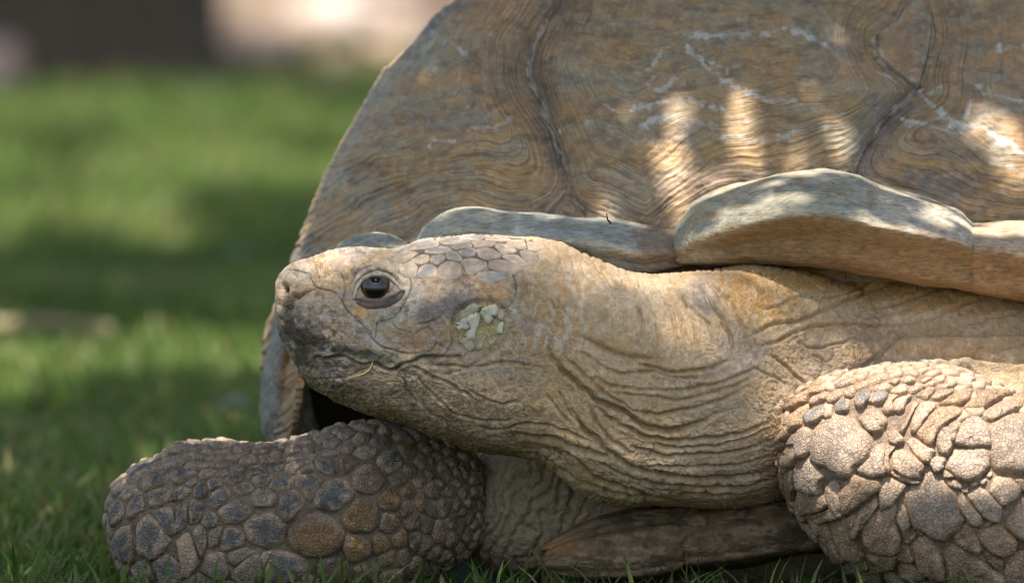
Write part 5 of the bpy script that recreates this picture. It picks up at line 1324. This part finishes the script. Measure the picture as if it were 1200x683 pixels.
M_BARK = plain_material('bark', (0.075, 0.058, 0.042), 0.95, 22.0, 0.5, 0.8, 0.02)
tx = ground_at(np.array(122.0), np.array(104.0))
TZ = tx[1] - CAM[1]; TR = 124 * TZ / FPX; TS = TZ / 8.35
tree = bpy.data.objects.new('tree', None); COL.objects.link(tree); tree.location = (tx[0], tx[1], 0)
tag(tree, 'dark trunk of a shade tree behind the lawn on the left', 'tree')
def limb(name, path, r0, r1, m=20):
    p = smooth_line(path, 8); n = len(p)
    T = np.gradient(p, axis=0); T /= np.linalg.norm(T, axis=1, keepdims=True)
    A = np.cross(T, np.array([0.3, 0.9, 0.1])); A /= np.linalg.norm(A, axis=1, keepdims=True); B = np.cross(A, T)
    ph = np.linspace(0, 2 * math.pi, m, endpoint=False); t = np.linspace(0, 1, n)
    r = r0 + (r1 - r0) * t
    G = p[:, None] + r[:, None, None] * (np.cos(ph)[None, :, None] * A[:, None] + np.sin(ph)[None, :, None] * B[:, None]) 
    F = G.reshape(-1, 3); c = np.repeat(p, m, 0)
    k_ = 1 + 0.16 * fbm(F[:, 0] * 9, F[:, 1] * 9, F[:, 2] * 3, o=3, s=231)
    if name == 'trunk': k_ = k_ * (1 + 0.28 * np.exp(-np.maximum(F[:, 2], 0) / 0.2))
    V, Q, Tt = close_ends((c + (F - c) * k_[:, None]).reshape(n, m, 3))
    return link(name, new_mesh(name, V, [Q, Tt], M_BARK), tree)
limb('trunk', [(0, 0, -0.1), (0.0, 0.02, 0.5), (0.03, 0.0, 1.2), (0.0, -0.1, 1.9), (0.1, -0.2, 2.6), (0.1, -0.2, 3.4)], TR, 0.55 * TR, 28)
limb('limb', [(a * (0.4 + 0.6 * TS), b * (TS + 0.10), c_ + 0.0) for a, b, c_ in [(0.0, -0.1, 1.85), (0.2, -1.2, 2.3), (0.4, -2.8, 2.45), (0.55, -4.4, 2.4), (0.7, -5.6, 2.3)]], 0.075, 0.02)
limb('limb', [(a * (0.4 + 0.6 * TS), b * (TS + 0.10), c_ + 0.0) for a, b, c_ in [(0.02, -0.1, 2.1), (0.8, -0.8, 2.5), (1.6, -2.2, 2.6), (1.9, -4.0, 2.5)]], 0.06, 0.015)
limb('limb', [(a * (0.4 + 0.6 * TS), b * (TS + 0.10), c_ + 0.0) for a, b, c_ in [(0.02, -0.1, 2.3), (-0.7, -0.9, 2.6), (-1.0, -2.4, 2.7), (-0.9, -4.2, 2.5)]], 0.06, 0.015)
limb('limb', [(a * (0.4 + 0.6 * TS), b * (TS + 0.10), c_ + 0.0) for a, b, c_ in [(0.05, -0.15, 2.4), (0.9, 0.5, 2.8), (2.0, 0.9, 2.9)]], 0.05, 0.015)

# crown: leaves hang where the lawn and the tortoise lie in shade; its gaps let the sun flecks through
SUNNY = [(735,138,10,13),(792,140,16,22),(868,145,19,44),(790,205,24,36),(708,238,17,22),(885,180,15,13),(752,183,11,9),(838,215,22,13),(985,165,18,26),(935,185,15,13),(983,45,10,12),(1165,160,32,28),(1190,190,26,32),(952,113,12,10),(1105,258,22,7),(1185,268,30,14),
         (1100,500,210,80),(985,520,70,80),(1060,560,100,32),(1160,550,90,40),(390,302,12,7)]
HALF = [(630,420,345,200)]
def in_any(items, x, y):
    m = np.zeros(x.shape, bool)
    for a, b, rx, ry in items:
        m |= ((x - a) / rx) ** 2 + ((y - b) / ry) ** 2 < 1
    return m
cx_, cy_ = np.meshgrid(np.linspace(0, nv - 1, 100).astype(int), np.linspace(0, nu - 1, 60).astype(int))
lowP = P[cy_, cx_]
shell_bv = BVHTree.FromPolygons(lowP.reshape(-1, 3).tolist(), grid_faces(60, 100, wrap=False).tolist())
rim_bv = [BVHTree.FromPolygons(R_[::6, ::4].reshape(-1, 3).tolist(), grid_faces(*R_[::6, ::4].shape[:2]).tolist()) for R_ in RIMS]
def first_hit(x, y):
    best = None
    for b in [BV['head'], BV['torso'], BV['far'], BV['near'], shell_bv] + rim_bv:
        r = b.ray_cast(Vector((x, y, -2000)), Vector((0, 0, 1)))
        if r[0] is not None and (best is None or r[0].z < best): best = r[0].z
    return best
def world_bvh(P_, su, sv, wrap):
    Q_ = P_[::su, ::sv]; n_, m_ = Q_.shape[:2]
    return BVHTree.FromPolygons(W(Q_).reshape(-1, 3).tolist(), grid_faces(n_, m_, wrap=wrap).tolist())
occ = [world_bvh(smoothP[k_][0], 8, 6, True) for k_ in smoothP] + [world_bvh(P, 6, 9, False)] + [world_bvh(R_, 6, 4, True) for R_ in RIMS]
sd_v = Vector(SUN_DIR)
def self_shaded(p):
    o_ = Vector(p) + sd_v * 0.012
    return any(b.ray_cast(o_, sd_v)[0] is not None for b in occ)
axA = np.cross(SUN_DIR, [1, 0, 0]); axA /= np.linalg.norm(axA); axB = np.cross(SUN_DIR, axA)
ux, uy = np.meshgrid(np.arange(60, 1300, 6.0), np.arange(-90, 700, 6.0))
ux, uy = ux.ravel(), uy.ravel()
uq = [first_hit(a, b) for a, b in zip(ux, uy)]
okq = np.array([q is not None for q in uq])
ux, uy, uq = ux[okq], uy[okq], np.array([q for q in uq if q is not None])
uw = W(np.stack([ux, uy, uq], -1))
lit = in_any(SUNNY, ux, uy)
hd_ = np.array([(lambda r: 1e9 if r is None else r[2])(hit('head', a, b)[0]) for a, b in zip(ux, uy)])
half = in_any(HALF, ux, uy) & (np.abs(uq - hd_) < 1.0) & ~lit
dark = ~(lit | half)
from mathutils.kdtree import KDTree
def tree_of(p):
    t = KDTree(max(len(p), 1))
    for i_, w in enumerate(p): t.insert((w @ axA, w @ axB, 0), i_)
    t.balance(); return t
up_ = uy < 285
kd_fleck, kd_lit, kd_half = tree_of(uw[lit & up_]), tree_of(uw[lit & ~up_]), tree_of(uw[half])
cand, siz, lam = [], [], []
def offer(p, size, l):
    a, b = p @ axA, p @ axB
    if kd_lit.find((a, b, 0))[2] < size * 0.55: return
    if kd_fleck.find((a, b, 0))[2] < size * 0.42: return
    if kd_half.find((a, b, 0))[2] < size * 0.8:
        if rng.uniform() < HALF_OPEN: return
        size = rng.uniform(0.006, 0.010); l = rng.uniform(2.9, 3.4)
    cand.append(p); siz.append(size); lam.append(l)
HALF_OPEN = 0.90
di = np.where(dark)[0]
for i_ in rng.choice(di, 9000):
    p = uw[i_] + rng.normal(0, 0.003, 3)
    if not self_shaded(p): offer(p, rng.uniform(0.008, 0.014), rng.uniform(1.25, 1.6))
HALF_OPEN = 0.0
for i_ in rng.choice(np.where(half)[0], 1100):
    p = uw[i_] + rng.normal(0, 0.003, 3)
    offer(p, 0.008, 3.0)
HALF_OPEN = 0.95
NG = 32000
fz = 1 / (rng.uniform(0, 1, NG) * (1 / 3.1 - 1 / 17.0) + 1 / 17.0)
fy = CAM[1] + fz; fx = rng.uniform(-1, 1, NG) * (0.5 + 0.13 * fz)
rel = np.stack([fx, fy, np.zeros(NG)], -1) - CAM
dz = rel @ FWD; ix = 600 + FPX * (rel @ RT) / dz; iy = 341.5 - FPX * (rel @ UP) / dz
band = np.interp(iy, [-100, 60, 105, 130, 180, 270, 310, 375, 400, 455, 490, 560, 620, 760], [0.2, 0.2, 0.3, -0.3, -0.55, -0.4, 1.1, 1.15, -0.15, -0.1, 0.8, 0.5, 1.3, 1.3])
band = np.where((ix < 245) & (iy < 118), 1.2, band)
band = np.where((ix > 250) & (iy < 95), -0.25, band)
shade = band + 0.85 * fbm(ix / 85, iy / 44, o=3, s=241) > 0.12
for p, z_ in zip(np.stack([fx, fy, np.zeros(NG)], -1)[shade], fz[shade]):
    if not self_shaded(p): offer(p, rng.uniform(0.024, 0.036) * (z_ / 4) ** 0.95, rng.uniform(2.05, 2.75))
NB = 60000
bz = rng.uniform(2.2, 3.8, NB); by = CAM[1] + 5.2 + 13.0 * rng.uniform(0, 1, NB) ** 0.8; bx = rng.uniform(-1, 1, NB) * (3.0 + 0.25 * (by - CAM[1]))
bg_ = np.stack([bx, by, bz], -1) - SUN_DIR * (bz / SUN_DIR[2])[:, None]
rel = bg_ - CAM; dz = np.maximum(rel @ FWD, 0.5); ix = 600 + FPX * (rel @ RT) / dz; iy = 341.5 - FPX * (rel @ UP) / dz
def lawn_shade(ix, iy):
    band = np.interp(iy, [-100, 60, 105, 130, 180, 270, 310, 375, 400, 455, 490, 560, 620, 760], [0.2, 0.2, 0.3, -0.3, -0.55, -0.4, 1.1, 1.15, -0.15, -0.1, 0.8, 0.5, 1.3, 1.3])
    band = np.where((ix < 245) & (iy < 118), 1.2, band)
    band = np.where((ix > 250) & (iy < 95), -0.25, band)
    return band + 0.85 * fbm(ix / 85, iy / 44, o=3, s=241) > 0.12
mg = 26 + 0 * ix                                        # keep the leaf edges out of the sunny patches
okb = lawn_shade(ix, iy)
for dx_, dy_ in ((-1, 0), (1, 0), (0, -0.5), (0, 0.5)): okb &= lawn_shade(ix + dx_ * mg, iy + dy_ * mg)
okb &= (ix > -900) & (ix < 2100) & (rng.uniform(0, 1, NB) < 0.9)
HALF_OPEN = 1.0
for p in np.stack([bx, by, bz], -1)[okb]: offer(p, rng.uniform(0.04, 0.065), 0.0)
for z_ in np.arange(0.0, 1.2, 0.012):                 # the trunk stands in its own shade
    for _ in range(16):
        p = np.array(tree.location) + [rng.uniform(-.36, .36), -TR, z_ + 0.005]
        offer(p, rng.uniform(0.03, 0.045), rng.uniform(2.0, 2.5))
pts, lam, siz = np.array(cand), np.array(lam), np.array(siz)
ctr = pts + SUN_DIR * lam[:, None]
n = len(ctr)
t1 = rng.normal(size=(n, 3)); t1[:, 2] *= 0.5; t1 /= np.linalg.norm(t1, axis=1, keepdims=True)
nn = SUN_DIR + 0.45 * rng.normal(size=(n, 3)); nn /= np.linalg.norm(nn, axis=1, keepdims=True)
t2 = np.cross(nn, t1); t2 /= np.linalg.norm(t2, axis=1, keepdims=True); t1 = np.cross(t2, nn)
ll = siz[:, None]
prof = [(-1, 0), (-0.4, 0.5), (0.2, 0.55), (1.0, 0), (0.2, -0.55), (-0.4, -0.5)]
V = np.stack([ctr + t1 * ll * a + t2 * ll * b + nn * ll * 0.15 * abs(b) for a, b in prof], 1)
o6 = np.arange(n)[:, None] * 6
Q = np.concatenate([o6 + [0, 1, 2, 3], o6 + [0, 3, 4, 5]])
M_LEAF = plain_material('leaf', (0.06, 0.11, 0.025), 0.5, 8.0, 0.3, 0.0, 0.001)
o = link('crown', new_mesh('crown', V.reshape(-1, 3) - np.array(tree.location), Q, M_LEAF, smooth=False), tree)
o['kind'] = 'stuff'

def ground_thing(name, label, cat, x, y, build, mat):
    g0 = ground_at(np.array(float(x)), np.array(float(y)))
    V, Fs = build()
    o = link(name, new_mesh(name, V, Fs, mat)); o.location = (g0[0], g0[1], 0.0)
    tag(o, label, cat); return o
def stick():
    p = smooth_line([(-0.055, 0, .022), (-0.02, 0.006, .026), (0.02, 0.0, .024), (0.055, -0.006, .02)], 8); nn_ = len(p); m = 10
    ph = np.linspace(0, 2 * math.pi, m, endpoint=False)
    r = np.linspace(0.0075, 0.006, nn_) * (1 + 0.15 * np.sin(np.arange(nn_) * 1.7))
    G = p[:, None] + r[:, None, None] * np.stack([0 * ph, np.cos(ph), np.sin(ph)], -1)[None]
    V, Q, T = close_ends(G); return V, [Q, T]
M_STICK = plain_material('dry_wood', (0.20, 0.17, 0.10), 0.8, 80, 0.3, 0.4, 0.002)
ground_thing('dry_stick', 'pale dry stick lying in the shaded lawn on the left', 'stick', 62, 412, stick, M_STICK)
def leaf():
    a = np.linspace(0, 1, 9); w = 0.011 * np.sin(math.pi * a) ** 0.8
    x = (a - 0.5) * 0.034; z = 0.02 + 0.012 * np.sin(math.pi * a)
    top = np.concatenate([np.stack([x, w * s, z - 0.25 * abs(s) * w], -1) for s in (-1, 0, 1)])
    V = np.vstack([top, top - [0, 0, 0.0006]])
    Q = []
    for L_ in (0, 1):
        for i in range(8): Q.append([L_*9+i, L_*9+i+1, L_*9+10+i, L_*9+9+i]); Q.append([27+L_*9+9+i, 27+L_*9+10+i, 27+L_*9+i+1, 27+L_*9+i])
    return V, np.array(Q)
M_DRY = plain_material('dry_leaf_skin', (0.20, 0.23, 0.18), 0.7, 60, 0.2, 0.2, 0.001)
ground_thing('fallen_leaf', 'pale fallen leaf on the grass just left of the shell rim', 'leaf', 276, 512, leaf, M_DRY)
ground_thing('fallen_leaf', 'small bluish fallen leaf in the grass left of the snout', 'leaf', 282, 326, leaf, M_DRY)

def thin_strip(name, label, cat, pts3, radii, col):
    P_ = tube(smooth_line(pts3, 8), np.interp(np.linspace(0, 1, (len(pts3) - 1) * 8 + 1), np.linspace(0, 1, len(radii)), radii), 8)
    V, Q, T = close_ends(P_)
    w = W(V); c0 = w.mean(0)
    o = link(name, new_mesh(name, w - c0, [Q, T], plain_material(name + '_fibre', col, 0.7, 200, 0.25, 0.2, 0.0005))); o.location = c0
    tag(o, label, cat)
hq = lambda a, b: float(hit('head', a, b)[0][2])
thin_strip('straw', 'thin pale grass straw caught in the mouth', 'straw', [(437, 424, hq(437, 424) - 1.5), (432, 434, hq(432, 434) - 2.5), (423, 439, hq(423, 439) - 2.5), (411, 442, hq(411, 442) - 2.0)], [0.6, 1.1, 1.0, 0.4], (0.50, 0.42, 0.20))
thin_strip('twig', 'tiny dark twig sticking up from the shell rim', 'twig', [(716, 262, 92), (712, 257, 84), (711, 250, 82)], [1.1, 0.9, 0.5], (0.03, 0.025, 0.02))
